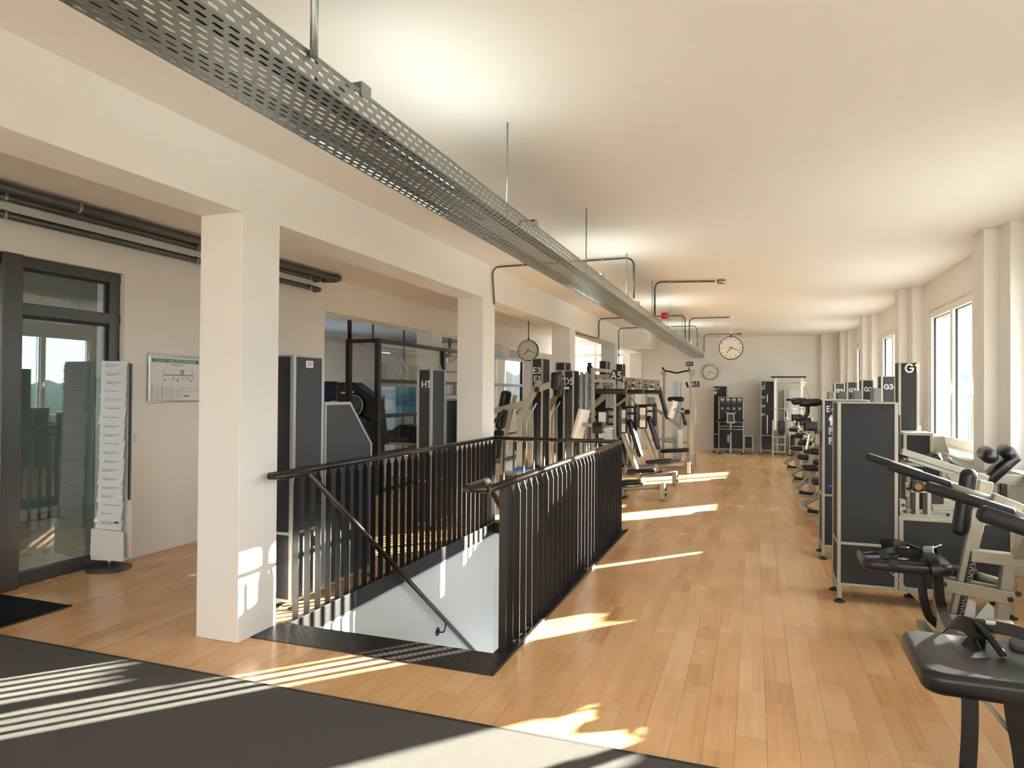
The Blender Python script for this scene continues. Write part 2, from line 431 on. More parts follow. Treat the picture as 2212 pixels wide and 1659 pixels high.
fl = MB()
fl.box(-10.4, WX0, YB, YF, -.12, 0).box(WX1, 2.5, YB, YF, -.12, 0).box(WX0, WX1, YB, WY0, -.12, 0).box(WX0, WX1, WY1, YF, -.12, 0)
fl.build('floor', M['wood'], kind='structure')
MB().box(-5.7, 2.6, YB, YF, CZ, CZ + .25).build('ceiling', M['ceil'], kind='structure')
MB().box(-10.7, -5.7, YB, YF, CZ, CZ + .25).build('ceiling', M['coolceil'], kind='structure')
bw = MB(); bw.box(-10.7, -5.25, YB - .3, YB, -.1, CZ).box(-5.25, -3.4, YB - .3, YB, -.1, .9).box(-5.25, -3.4, YB - .3, YB, 2.75, CZ).box(-3.4, -2.6, YB - .3, YB, -.1, CZ)
bw.box(-2.6, 1.9, YB - .3, YB, -.1, .8).box(-2.6, 1.9, YB - .3, YB, 2.8, CZ).box(1.9, 2.6, YB - .3, YB, -.1, CZ)
bw.build('wall_back', M['wall'], kind='structure')

# long beam on pillars between the hall and the corridor
MB().box(-3.293, XL, YB, YF, 2.645, CZ + .02).build('wall_left', M['wall'], kind='structure', bevel=.006)
n = 1
for a, b in ((-4.5, -4.15), (-.6, -.24), (3.34, 3.69), (7.26, 7.64), (11.19, 11.555), (15.15, 15.51), (18.90, 19.05)):
    MB().box(-3.293, XL, a, b, 0, 2.65).build('trim_%d' % n, M['wall'], kind='structure', bevel=.006); n += 1

# corridor wall with the lobby opening and the openings to the second hall
cw = MB()
cw.box(-5.7, -5.36, YB, 1.6, 0, CZ).box(-5.7, -5.36, 1.6, 4.56, 2.59, CZ).box(-5.7, -5.36, 4.56, 7.58, 0, CZ)
cw.box(-5.7, -5.36, 7.58, YF, 2.605, CZ)
cw.build('wall_corridor', M['wall'], kind='structure', bevel=.004)
for a, b in ((10.81, 11.15), (14.27, 14.73), (18.3, 19.05)):
    MB().box(-5.7, -5.36, a, b, 0, 2.61).build('trim_%d' % n, M['wall'], kind='structure', bevel=.004); n += 1

# lobby behind the glass door
lb = MB()
lb.box(-8.6, -8.4, .8, 1.4, 0, CZ).box(-8.6, -8.4, 3.6, 7.3, 0, CZ).box(-8.6, -8.4, 1.4, 3.6, 0, .9).box(-8.6, -8.4, 1.4, 3.6, 2.66, CZ).box(-10.6, -5.69, 7.2, 7.35, 0, CZ).box(-8.6, -5.69, .8, 1.0, 0, CZ)
lb.build('wall_lobby', M['lobby'], kind='structure')

# second hall: cool daylight put into its wall and ceiling colour, windows in its outer wall
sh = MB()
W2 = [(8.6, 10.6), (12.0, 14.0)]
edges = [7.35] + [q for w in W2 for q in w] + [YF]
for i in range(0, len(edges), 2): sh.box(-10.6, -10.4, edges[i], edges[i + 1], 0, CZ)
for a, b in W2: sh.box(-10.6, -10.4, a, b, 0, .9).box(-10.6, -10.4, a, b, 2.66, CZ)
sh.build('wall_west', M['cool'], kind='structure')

# end wall: window at the corridor end
ew = MB()
EX0, EX1 = -5.95, -3.45
ew.box(-10.6, EX0, YF, YF + .3, 0, CZ).box(EX0, EX1, YF, YF + .3, 0, .9).box(EX0, EX1, YF, YF + .3, 2.98, CZ).box(EX1, 2.5, YF, YF + .3, 0, CZ)
ew.build('wall_far', M['wall'], kind='structure')
MB().box(1.59, XR + .1, 18.7, YF + .05, 0, CZ).build('trim_%d' % n, M['wall'], kind='structure', bevel=.004); n += 1
MB().box(XL - .01, -2.35, 16.1, 17.2, 2.66, CZ + .01).build('trim_%d' % n, M['wall'], kind='structure', bevel=.004); n += 1

# window wall on the right with stepped pilasters
WIN = [(-3.75, -1.25), (.15, 2.65), (4.14, 6.88), (7.83, 10.43), (11.52, 14.04), (15.0, 17.3)]
WZ0, WZ1 = .93, 2.67
rw = MB(); e2 = [YB] + [q for w in WIN for q in w] + [YF]
for i in range(0, len(e2), 2): rw.box(XR, 2.48, e2[i], e2[i + 1], 0, CZ)
for a, b in WIN: rw.box(XR, 2.48, a, b, 0, WZ0).box(XR, 2.48, a, b, WZ1, CZ)
rw.build('wall_right', M['wall'], kind='structure')
for c in (-4.3, -.4, 3.5, 7.34, 11.17, 14.64, 18.15):
    p = MB()
    for (dx0, dx1, hw) in ((2.07, XR + .05, .425), (1.95, 2.08, .155)): p.box(dx0, dx1, c - hw, c + hw, 0, CZ)
    p.build('trim_%d' % n, M['wall'], kind='structure', bevel=.004); n += 1

def casement_window(num, a, b):
    """two-leaf window in the right wall between y=a and y=b"""
    x0, x1 = 2.225, 2.295; fw = .055
    f = MB()
    f.box(x0, x1, a, b, WZ0, WZ0 + fw).box(x0, x1, a, b, WZ1 - fw, WZ1).box(x0, x1, a, a + fw, WZ0, WZ1).box(x0, x1, b - fw, b, WZ0, WZ1)
    c = (a + b) / 2; m1 = b - (b - a) * .415; m2 = b - (b - a) * .745
    root = f.build('window_%d' % num, M['whitepaint'], kind='structure', bevel=.004, base=(2.26, c, WZ0))
    for (p, q) in ((a + fw - .01, m2 + .01), (m2 - .01, m1 + .01), (m1 - .01, b - fw + .01)):
        s = MB(); w = .060; z0, z1 = WZ0 + fw - .01, WZ1 - fw + .01
        s.box(x0 - .018, x1 - .02, p, q, z0, z0 + w).box(x0 - .018, x1 - .02, p, q, z1 - w, z1).box(x0 - .018, x1 - .02, p, p + w, z0, z1).box(x0 - .018, x1 - .02, q - w, q, z0, z1)
        ss = s.build('casement', M['whitepaint'], root, bevel=.005)
        MB().box(2.25, 2.256, p + w - .005, q - w + .005, z0 + w - .005, z1 - w + .005).build('pane', M['glass'], ss)
        g = MB(); g.box(2.24, 2.262, q - w - .008, q - w, z0 + w, z1 - w).box(2.24, 2.262, p + w, q - w, z1 - w - .006, z1 - w)
        g.build('gasket', M['rubber'], ss)
        hy = p + w / 2
        h = MB(); h.box(x0 - .026, x0 - .016, hy - .014, hy + .014, 1.63, 1.74).box(x0 - .06, x0 - .02, hy - .008, hy + .008, 1.69, 1.71).box(x0 - .065, x0 - .05, hy - .01, hy + .01, 1.57, 1.71)
        h.build('handle', M['white'], ss, bevel=.003)
    MB().box(2.02, 2.23, a - .02, b + .02, WZ0 - .045, WZ0 - .012).build('sill', M['whitepaint'], root, bevel=.004)
    bl = MB(); bl.box(2.36, 2.44, a, b, WZ1 - .10, WZ1)
    bl.build('blind_box', M['alu'], root)
    rl = MB()
    for y in (a + .03, a + .41, a + .52, a + .63, m1, b - .03): rl.box(2.39, 2.402, y - .007, y + .007, WZ0, WZ1)  # three bars across the near leaf added to cut the sunlight into stripes
    rl.build('guide_and_shade_bars', M['alu'], root)
    return root
for i, (a, b) in enumerate(WIN): casement_window(i + 1, a, b)
for a, b in WIN: portal(2.36, (a + b) / 2, (WZ0 + WZ1) / 2, b - a, WZ1 - WZ0, (0, R(90), 0))
portal(-.35, YB - .15, 1.8, 4.5, 2.0, (R(90), 0, 0))
portal((EX0 + EX1) / 2, YF + .2, 1.94, EX1 - EX0, 2.1, (R(-90), 0, 0))

def side_window(num, x0, x1, y0, y1, z0, z1, axis, mull, trans=()):
    f = MB(); fw = .07
    def bx(a0, a1, c0, c1):
        if axis == 'x': f.box(x0, x1, a0, a1, c0, c1)
        else: f.box(a0, a1, y0, y1, c0, c1)
    A0, A1 = (y0, y1) if axis == 'x' else (x0, x1)
    bx(A0, A1, z0, z0 + fw); bx(A0, A1, z1 - fw, z1); bx(A0, A0 + fw, z0, z1); bx(A1 - fw, A1, z0, z1)
    for m_ in mull: bx(m_ - .05, m_ + .05, z0, z1)
    for t in trans: bx(A0, A1, t - .05, t + .05)
    r = f.build('window_%d' % num, M['whitepaint'], kind='structure', base=((x0 + x1) / 2, (y0 + y1) / 2, z0))
    g = MB()
    if axis == 'x': g.box((x0 + x1) / 2 - .003, (x0 + x1) / 2 + .003, y0 + .02, y1 - .02, z0 + .02, z1 - .02)
    else: g.box(x0 + .02, x1 - .02, (y0 + y1) / 2 - .003, (y0 + y1) / 2 + .003, z0 + .02, z1 - .02)
    g.build('pane', M['glass'], r)
side_window(7, EX0, EX1, YF + .02, YF + .09, .9, 2.98, 'y', (-5.1, -4.3), (2.62,))
side_window(10, -2.6, 1.9, YB - .12, YB - .05, .8, 2.8, 'y', (-1.1, .4), ())  # unseen back wall window, added for more light from behind the camera
side_window(11, -5.25, -3.4, YB - .12, YB - .05, .9, 2.75, 'y', (-4.3,), ())  # corridor end window out of view, added for extra sky light
portal(-8.55, 2.5, 1.8, 2.2, 1.8, (0, R(-90), 0))
side_window(12, -8.53, -8.46, 1.4, 3.6, .9, 2.66, 'x', (2.5,))  # window out of view, added to brighten the lobby
side_window(8, -10.5, -10.43, 8.6, 10.6, .9, 2.66, 'x', (9.6,))
side_window(9, -10.5, -10.43, 12.0, 14.0, .9, 2.66, 'x', (13.0,))

# outside: yard, low roof beside the building, tree line on the horizon
MB().box(-120, 160, -120, 160, -4.2, -4.0).build('ground', M['earth'], kind='structure')
tl = MB(); rnd = random.Random(3)
for k in range(70):
    a = R(-60 + 150 * k / 69); d = 70 + rnd.uniform(-6, 6); c = Vector((d * math.cos(a), 8 + d * math.sin(a), -4)); h = rnd.uniform(5.5, 8.5); w = rnd.uniform(4, 6)
    tl.tube([c, c + Vector((0, 0, h * .4)), c + Vector((0, 0, h * .8)), c + Vector((0, 0, h))], [w, w * 1.1, w * .7, .3], 9)
o = tl.build('treeline', M['tree']); tag(o, 'hazy dark green tree line beyond the windows', 'trees', kind='stuff')

# ------------------------------------------------------------------ glass door to the lobby
DX = -5.44
d = MB()
d.box(DX - .05, DX + .03, 3.64, 4.56, 2.50, 2.59).box(DX - .05, DX + .03, 3.64, 4.56, 2.13, 2.225).box(DX - .05, DX + .03, 4.45, 4.55, 0, 2.59).box(DX - .05, DX + .03, 3.64, 4.56, 0, .10)
door = d.build('door_1', M['darkframe'], kind='structure', bevel=.004, base=(DX, 4.1, 0))
MB().box(DX - .06, -5.35, 3.50, 3.655, 0, 2.59).build('stile', M['darkframe'], door, bevel=.01)
d = MB(); d.box(DX - .05, DX + .03, 1.6, 3.5, 2.50, 2.59).box(DX - .05, DX + .03, 1.6, 3.5, 0, .1).box(DX - .05, DX + .03, 2.45, 2.55, 0, 2.5).box(DX - .05, DX + .03, 1.6, 1.7, 0, 2.5)
d.build('side_frame', M['darkframe'], door, bevel=.004)
MB().box(DX - .014, DX - .006, 3.65, 4.46, .09, 2.14).build('glass', M['doorglass'], door)
MB().box(DX - .014, DX - .006, 3.65, 4.46, 2.22, 2.51).build('transom_glass', M['doorglass'], door)
MB().box(DX - .014, DX - .006, 1.7, 3.5, .09, 2.51).build('side_glass', M['doorglass'], door)
g = MB(); g.box(DX + .0, DX + .012, 4.425, 4.452, .1, 2.5).box(DX, DX + .012, 3.655, 4.45, 2.105, 2.132).box(DX, DX + .012, 3.655, 4.45, 2.48, 2.502)
g.build('gasket', M['rubber'], door)

# ------------------------------------------------------------------ stairwell
st = MB()
st.box(WX0 - .14, WX0, WY0 - .2, WY1 + .2, -3.2, -.12).box(WX1, WX1 + .14, WY0 - .2, WY1 + .2, -3.2, -.12).box(WX0, WX1, WY1, WY1 + .14, -3.2, -.12)
st.box(WX0, WX1, WY0 - .2, WY0, -3.2, -.12)
st.build('wall_stairwell', M['well'], kind='structure')
dl = bpy.data.lights.new('lower_floor_daylight', 'AREA'); dl.shape = 'RECTANGLE'; dl.size = 1.1; dl.size_y = 2.4; dl.energy = 45; dl.color = (.93, .98, 1.0)
dlo = bpy.data.objects.new('lower_floor_daylight', dl); COL.objects.link(dlo); dlo.location = (-1.56, 5.9, -2.0); dlo.rotation_euler = (0, R(108), 0)
MB().box(WX0, WX1, WY0, WY1, -3.3, -3.2).build('floor_lower', M['roof'], kind='structure')
steps = MB()
for k in range(14):
    z = -.195 * (k + 1); y = WY0 + .25 * k
    steps.box(WX0 + .02, WX1 - .02, y + .005, y + .30, z - .04, z)
o = steps.build('staircase', M['checker'], base=(-2.07, 3.9, -.2)); tag(o, 'dark steel stairs going down inside the railed stairwell', 'stairs')
pl = MB()
pl.box(-2.975, -1.35, 3.45, WY0 + .01, 0, .006).box(WX1 - .005, -1.35, WY0, WY1 + .12, 0, .005).box(WX0 - .04, -1.35, WY1 - .01, WY1 + .12, 0, .005)
pl.box(WX0, WX1, WY0 - .002, WY0 + .01, -.05, .004)
pl.build('trim_%d' % n, M['checker'], kind='structure'); n += 1
MB().box(WX0 - .045, WX0 + .006, WY0 + .02, WY1, -.125, .006).box(WX1 - .006, WX1 + .03, WY0 + .02, WY1, -.125, .006).box(WX0, WX1, WY1 - .006, WY1 + .03, -.125, .006).build('trim_%d' % n, M['steel'], kind='structure', bevel=.002); n += 1
MB().box(WX0 + .001, WX0 + .009, WY0 + .02, WY1, -.142, -.125).build('trim_%d' % n, M['alu'], kind='structure'); n += 1
MB().box(-1.352, -1.335, 3.45, WY1 + .12, 0, .02).build('trim_%d' % n, M['steel'], kind='structure'); n += 1

rail = thing('stair_railing', 'black steel railing with pointed flat bars around the stairwell', 'railing', (-2.17, 5.4, 0))
LX, RX, FY = -2.92, -1.405, 7.52
LR = .022
inL = LX + .085; inR = RX - .135
MB().tube([(LX, 3.56, 1.0), (LX, FY, 1.0)], LR, 16).build('handrail', M['railgrey'], rail)
MB().tube([(RX, 3.53, 1.0), (RX, FY, 1.0)], LR, 16).build('handrail', M['rail'], rail)
MB().tube([(LX - .02, FY, 1.0), (RX + .02, FY, 1.0)], LR, 16).build('handrail', M['rail'], rail)
def sloped(xi, xo, yn, yk):
    L = 3.05
    MB().tube([(xo, yn, 1.0), (xi, yn, 1.0), (xi, yk, 1.0)], LR * 1.02, 16).build('elbow', M['rail'], rail)
    MB().tube([(xi, yk - .012, 1.004), (xi, yk + L, 1.0 - L * .772)], LR, 16).build('sloping_handrail', M['rail'], rail)
sloped(inL, LX, 3.555, 3.84)
sloped(inR, RX, 3.53, 3.86)
# wall bracket of the sloping handrail
b = MB(); by, bz = 5.98, -.79
b.disc((WX0, by, bz), (1, 0, 0), .04, 20, .008).tube(rounded([(WX0 + .005, by, bz), (inL + .01, by, bz), (inL, by + .06, 1.0 - (by + .06 - 3.84) * .772)], .04), .007, 8)
b.build('wall_bracket', M['steel'], rail)
def flat_bar(x, y, wide_x):
    m_ = MB(); w, t = .046, .008
    if wide_x: o_ = [(x - w / 2, y - t / 2, .004), (x + w / 2, y - t / 2, .004), (x + w / 2, y - t / 2, .925), (x + .004, y - t / 2, .985), (x - .004, y - t / 2, .985), (x - w / 2, y - t / 2, .925)]; d_ = (0, t, 0)
    else: o_ = [(x - t / 2, y + w / 2, .004), (x - t / 2, y - w / 2, .004), (x - t / 2, y - w / 2, .925), (x - t / 2, y - .004, .985), (x - t / 2, y + .004, .985), (x - t / 2, y + w / 2, .925)]; d_ = (t, 0, 0)
    m_.prism([(p[0], p[1], p[2]) for p in o_][::-1], d_)
    m_.build('baluster', M['steel'], rail)
for k in range(31):
    flat_bar(LX, 3.83 + .1227 * k, True)
for k in range(31):
    flat_bar(RX, 3.775 + .1235 * k, True)
for k in range(1, 12):
    flat_bar(LX + 1.5 * k / 12, FY, False)

# ------------------------------------------------------------------ mats
m_ = MB(); m_.box(-5.2, .9, -1.2, 2.90, .001, .012)
big = m_.build('entrance_mat', M['mat_dark'], base=(-2.1, .9, 0)); tag(big, 'large dark grey entrance mat crossed by sunlight stripes', 'mat')
e = MB(); e.box(-5.2, .93, 2.885, 2.925, .0, .010).box(.89, .93, -1.2, 2.925, .0, .010)
e.build('rubber_edge', M['mat_edge'], big)
m_ = MB(); m_.box(-5.33, -4.59, 2.96, 3.485, .001, .012)
sm_ = m_.build('door_mat', M['mat_black'], base=(-4.96, 3.2, 0)); tag(sm_, 'small black mat lying at the foot of the glass door', 'mat')
MB().box(-4.61, -4.575, 2.96, 3.50, 0, .009).build('rubber_edge', M['mat_edge'], sm_)

# ================================================================== CABLE TRAY AND CONDUITS
TX0, TX1, TZ, TH = -1.603, -1.280, 2.500, .085
TY0, TY1 = .2, 18.92
def perforated(m_, o_, du, dv, nu, pu, rows, rv, sl, sw, rowoff):
    """sheet from o_: nu cells of pitch pu along du; rows of height rv along dv; slot sl long, sw wide"""
    o_ = Vector(o_); du = Vector(du); dv = Vector(dv)
    for r_ in range(rows):
        off = rowoff(r_) * pu
        for i in range(nu):
            u0 = i * pu + off; v0 = r_ * rv; c = sw * .38
            uc, vc = u0 + pu / 2, v0 + rv / 2
            O = [(u0, v0), (uc, v0), (u0 + pu, v0), (u0 + pu, v0 + rv), (uc, v0 + rv), (u0, v0 + rv)]
            a, b_ = sl / 2, sw / 2
            I = [(uc - a, vc - b_ + c), (uc - a + c, vc - b_), (uc + a - c, vc - b_), (uc + a, vc - b_ + c), (uc + a, vc + b_ - c), (uc + a - c, vc + b_), (uc - a + c, vc + b_), (uc - a, vc + b_ - c)]
            P = [o_ + du * q[0] + dv * q[1] for q in O + I]
            m_.add(P, [(0, 1, 7, 6), (1, 8, 7), (1, 2, 9, 8), (2, 3, 10, 9), (3, 11, 10), (3, 4, 12, 11), (4, 5, 13, 12), (5, 0, 6, 13)])
        
def tray_section(y0, cells, near):
    t = MB(); pu = .0585
    L = cells * pu
    perforated(t, (TX0, y0, TZ), (0, 1, 0), (1, 0, 0), cells, pu, 12, (TX1 - TX0) / 12, .038, .0105, lambda r: .5 if r % 2 else 0)
    perforated(t, (TX1, y0, TZ), (0, 1, 0), (0, 0, 1), cells, pu, 3, (TH - .006) / 3, .038, .0105, lambda r: .5 if r % 2 else 0)
    perforated(t, (TX0, y0, TZ), (0, 1, 0), (0, 0, 1), cells, pu, 3, (TH - .006) / 3, .038, .0105, lambda r: .5 if r % 2 else 0)
    # rolled rims
    t.box(TX1 - .012, TX1 + .002, y0, y0 + L, TZ + TH - .006, TZ + TH).box(TX0 - .002, TX0 + .012, y0, y0 + L, TZ + TH - .006, TZ + TH)
    return t, L
tray = thing('cable_tray', 'long perforated galvanised cable tray hanging below the ceiling', 'cable tray', (-1.44, 9.5, TZ))
y = 1.652 - 3 * 1.5
ycur = 1.652 - 26 * .0585
secs = [(ycur, 26)]
yy = 1.655
while yy < TY1 - .2:
    c = min(51, int((TY1 - yy) / .0585)); secs.append((yy, c)); yy += c * .0585 + .002
for ys, c in secs:
    t, L = tray_section(ys, c, True)
    o = t.build('tray_section', M['galv'], tray)
    s_ = o.modifiers.new('thick', 'SOLIDIFY'); s_.thickness = .0015; s_.offset = 0
# end cap
MB().box(TX0, TX1 + .004, TY1 - .02, TY1 - .01, TZ, TZ + TH).build('end_cap', M['galv'], tray)
# hanging rods with a C profile across underneath the rims
for y in (1.78, 3.52, 5.40, 7.25, 9.18, 11.27, 13.2, 15.1, 17.0, 18.7):
    MB().tube([(-1.30, y, TZ + .01), (-1.30, y, CZ - .004)], .0055, 8).build('threaded_rod', M['galv'], tray)
# saddle brackets holding the lamp battens
for y in (2.03, 3.98, 5.95, 7.95, 9.95, 11.9, 13.9, 15.9, 17.6):
    b = MB(); zt = TZ + TH
    b.box(TX1 - .10, TX1 + .004, y - .03, y + .03, zt + .028, zt + .031).box(TX1 + .003, TX1 + .006, y - .03, y + .03, zt - .02, zt + .031).prism([(TX1 - .10, y - .03, zt + .028), (TX1 - .13, y - .03, zt), (TX1 - .128, y - .03, zt), (TX1 - .097, y - .03, zt + .028)], (0, .06, 0))
    b.build('saddle_bracket', M['galv'], tray)
# cables lying in the tray
cb = MB()
for k, (xx, zz) in enumerate(((-1.56, .014), (-1.535, .012), (-1.50, .014), (-1.36, .013), (-1.335, .013), (-1.31, .012))):
    pts = [(xx + .008 * math.sin(i * 1.3 + k * 2), .25 + i * .5, TZ + zz) for i in range(37)]
    cb.tube(pts, .009 if k % 2 else .007, 8)
tag(cb.build('cable_bundle', M['cable'], base=(-1.44, 9.5, TZ + .01)), 'grey cables lying along the inside of the perforated tray', 'cables', kind='stuff')
# uplight tubes lying in the tray
UPL = (2.9, 6.95, 11.3, 15.3)
for i, yc in enumerate(UPL):
    lab = ['uplight tube in the cable tray nearest the tray joint', 'uplight tube in the tray above the stairwell end', 'uplight tube in the tray beyond the red sounder', 'uplight tube in the tray closest to the end wall'][i]
    t = thing('uplight', lab, 'ceiling light', (-1.43, yc, TZ + .03), 'fluorescent uplights in the cable tray')
    MB().box(-1.455, -1.405, yc - .62, yc + .62, TZ + .004, TZ + .045).build('batten', M['white'], t, bevel=.004)
    MB().cyl((-1.43, yc - .58, TZ + .062), (-1.43, yc + .58, TZ + .062), .013, 10).build('glow_tube', M['tube'], t)
    e_ = MB(); e_.box(-1.445, -1.415, yc - .60, yc - .58, TZ + .04, TZ + .078).box(-1.445, -1.415, yc + .58, yc + .60, TZ + .04, TZ + .078)
    e_.build('lamp_holder', M['white'], t)

def conduit(name, pts, r, label, clips=(), rr=.06, mt='pipe'):
    pts = rounded(pts, rr)
    c = Vector(pts[0])
    o = MB().tube(pts, r, 10).build(name, M[mt], base=c); tag(o, label, 'conduit')
    if clips:
        for p in clips:
            MB().tube([Vector(p) - Vector((.012, 0, 0)), Vector(p) + Vector((.012, 0, 0))], r * 1.5, 8).build('clip', M['galv'], o)
    return o
zc = CZ - .022
conduit('conduit', [(-1.25, 7.42, TZ + TH), (-1.25, 7.42, zc), (-2.944, 7.48, zc), (-2.944, 7.56, 2.62), (-2.99, 7.66, 2.60)], .011, 'steel conduit from tray down the beam beside the second hall pillar', [(-1.6, 7.43, zc), (-2.55, 7.466, zc)], .1)
conduit('conduit', [(-1.26, 9.15, TZ + TH), (-1.26, 9.15, zc), (-.50, 9.32, zc)], .013, 'steel conduit running from tray to the ceiling smoke detector nearest the stairwell', [(-1.05, 9.19, zc), (-.72, 9.27, zc)], .1)
conduit('conduit', [(-1.25, 13.25, TZ + TH), (-1.25, 13.25, zc), (-2.95, 13.37, zc), (-2.944, 13.37, 2.63), (-2.99, 12.9, 2.628), (-3.1, 11.8, 2.63)], .011, 'steel conduit bending under the beam behind the third hall pillar', [(-1.6, 13.27, zc), (-2.944, 13.37, 2.8)], .1)
conduit('conduit', [(-1.22, 13.8, TZ + TH), (-1.22, 13.8, zc), (-.46, 13.84, zc)], .012, 'steel conduit from tray to the hanging clock in the hall', [(-1.0, 13.81, zc), (-.7, 13.83, zc)], .1)
conduit('conduit', [(-1.2, 15.4, TZ + TH), (-1.2, 15.4, zc), (-2.95, 15.48, zc), (-2.944, 15.5, 1.2)], .011, 'steel conduit dropping down the face of the pillar with the boxed beam beyond', [(-1.6, 15.4, zc), (-2.944, 15.5, 2.5)], .1)
conduit('conduit', [(-1.2, 17.7, TZ + TH), (-1.2, 17.7, zc), (-.42, 17.8, zc)], .010, 'thin conduit from tray to the small detector near the far wall', [(-1.0, 17.72, zc)], .1)
conduit('conduit', [(-1.265, 1.72, TZ + TH - .02), (-1.265, 1.72, CZ - .004)], .013, 'vertical steel tube from tray to ceiling beside the tray joint', (), .02, 'galv')

def detector(x, y, label, r=.055):
    t = thing('smoke_detector', label, 'smoke detector', (x, y, CZ - .06), 'smoke detectors on the ceiling')
    MB().tube([(x, y, CZ - .012), (x, y, CZ)], [r * 1.15, r * 1.2], 20).build('mounting_base', M['galv'], t)
    MB().tube([(x, y, CZ - .055), (x, y, CZ - .045), (x, y, CZ - .012)], [r * .8, r, r * 1.05], 20).build('sensor_body', M['galv'], t)
detector(-.42, 9.34, 'round grey smoke detector at the end of a conduit, nearer one')
detector(-.36, 17.81, 'round grey smoke detector near the far wall above the clocks')
rb = thing('alarm_sounder', 'small red alarm sounder perched above the cable tray', 'alarm', (-1.2, 9.75, TZ + TH))
MB().cyl((-1.2, 9.75, TZ + TH + .012), (-1.2, 9.75, TZ + TH + .10), .05, 20).build('sounder_body', M['red'], rb)
MB().box(-1.27, -1.13, 9.69, 9.81, TZ + TH, TZ + TH + .012).build('base_plate', M['galv'], rb)

# pipes in the corridor
def pipe_run(pts, r, label, clips):
    o = MB().tube(rounded(pts, .12, 6), r, 14).build('heating_pipe', M['pipe'], base=pts[0]); tag(o, label, 'pipe')
    for y_, x_, z_ in clips:
        c = MB(); c.tube([(x_, y_ - .012, z_), (x_, y_ + .012, z_)], r * 1.22, 14).box(-5.358, x_, y_ - .006, y_ + .006, z_ - .006, z_ + .006)
        c.build('pipe_clip', M['galv'], o)
pipe_run([(-5.26, 1.2, 2.975), (-5.26, 7.34, 2.975), (-5.363, 7.34, 2.975)], .03, 'upper dark pipe of the pair along the corridor wall', [(3.44, -5.26, 2.975), (5.28, -5.26, 2.975), (7.1, -5.26, 2.975)])
pipe_run([(-5.26, 1.2, 2.845), (-5.26, 7.34, 2.845), (-5.363, 7.34, 2.845)], .03, 'lower dark pipe of the pair along the corridor wall', [(3.44, -5.26, 2.845), (5.28, -5.26, 2.845), (7.1, -5.26, 2.845)])
pipe_run([(-5.10, 1.2, 3.0), (-5.10, 7.25, 3.0), (-5.02, 7.45, 3.0), (-5.2, 7.55, 3.0), (-5.325, 7.45, 3.0)], .038, 'thick dark pipe tight under the corridor ceiling', [(3.9, -5.10, 3.0)])

# ================================================================== TRAINING MACHINES
FR, PN, BK, VN, FM = M['frame'], M['panel'], M['black'], M['vinyl'], M['foam']

def tower(t, x0, x1, y0, y1, z1, z0=.10, split=.5, fm=None, pm=None, front=None, w=.024, feet=True, prefix='', open_top=False):
    """weight stack housing: corner posts, rims, cross rail, inset panels, adjustable feet"""
    fm = fm or FR; pm = pm or PN
    f = MB(); e = w
    for x in (x0, x1 - e):
        for y in (y0, y1 - e): f.box(x, x + e, y, y + e, z0, z1)
    for z in [z0, z1 - .012] + ([split] if split else []):
        h = .02 if z < z1 - .02 else .012
        f.box(x0 + e, x1 - e, y0, y0 + .02, z, z + h).box(x0 + e, x1 - e, y1 - .02, y1, z, z + h)
        f.box(x0, x0 + .02, y0 + e, y1 - e, z, z + h).box(x1 - .02, x1, y0 + e, y1 - e, z, z + h)
    f.build(prefix + 'frame', fm, t, bevel=.004)
    zs = [z0 + .02, z1 - .012] if not split else [z0 + .02, split, split + .02, z1 - .012]
    for i in range(0, len(zs), 2):
        a, b = zs[i], zs[i + 1]
        for k, (px0, px1, py0, py1) in enumerate(((x0 + e, x1 - e, y0 + .006, y0 + .012), (x0 + e, x1 - e, y1 - .012, y1 - .006), (x0 + .006, x0 + .012, y0 + e, y1 - e), (x1 - .012, x1 - .006, y0 + e, y1 - e))):
            mm = front if (front and k == 0) else pm
            MB().box(px0, px1, py0, py1, a, b).build(prefix + 'panel', mm, t)
    MB().box(x0 + .004, x1 - .004, y0 + .004, y1 - .004, z1 - .008, z1 - .002).build(prefix + 'top_cover', BK if front else pm, t)
    if feet:
        for x in (x0 + .012, x1 - .012):
            for y in (y0 + .012, y1 - .012): foot(t, x, y, z0, fm)

def foot(t, x, y, z, fm=None):
    MB().box(x - .016, x + .016, y - .016, y + .016, .03, z + .005).build('foot', fm or FR, t, bevel=.003)
    p = MB(); p.cyl((x, y, .018), (x, y, .035), .009, 10).tube([(x, y, 0), (x, y, .010), (x, y, .018)], [.038, .038, .020], 20)
    p.build('foot_pad', M['rubber'], t)

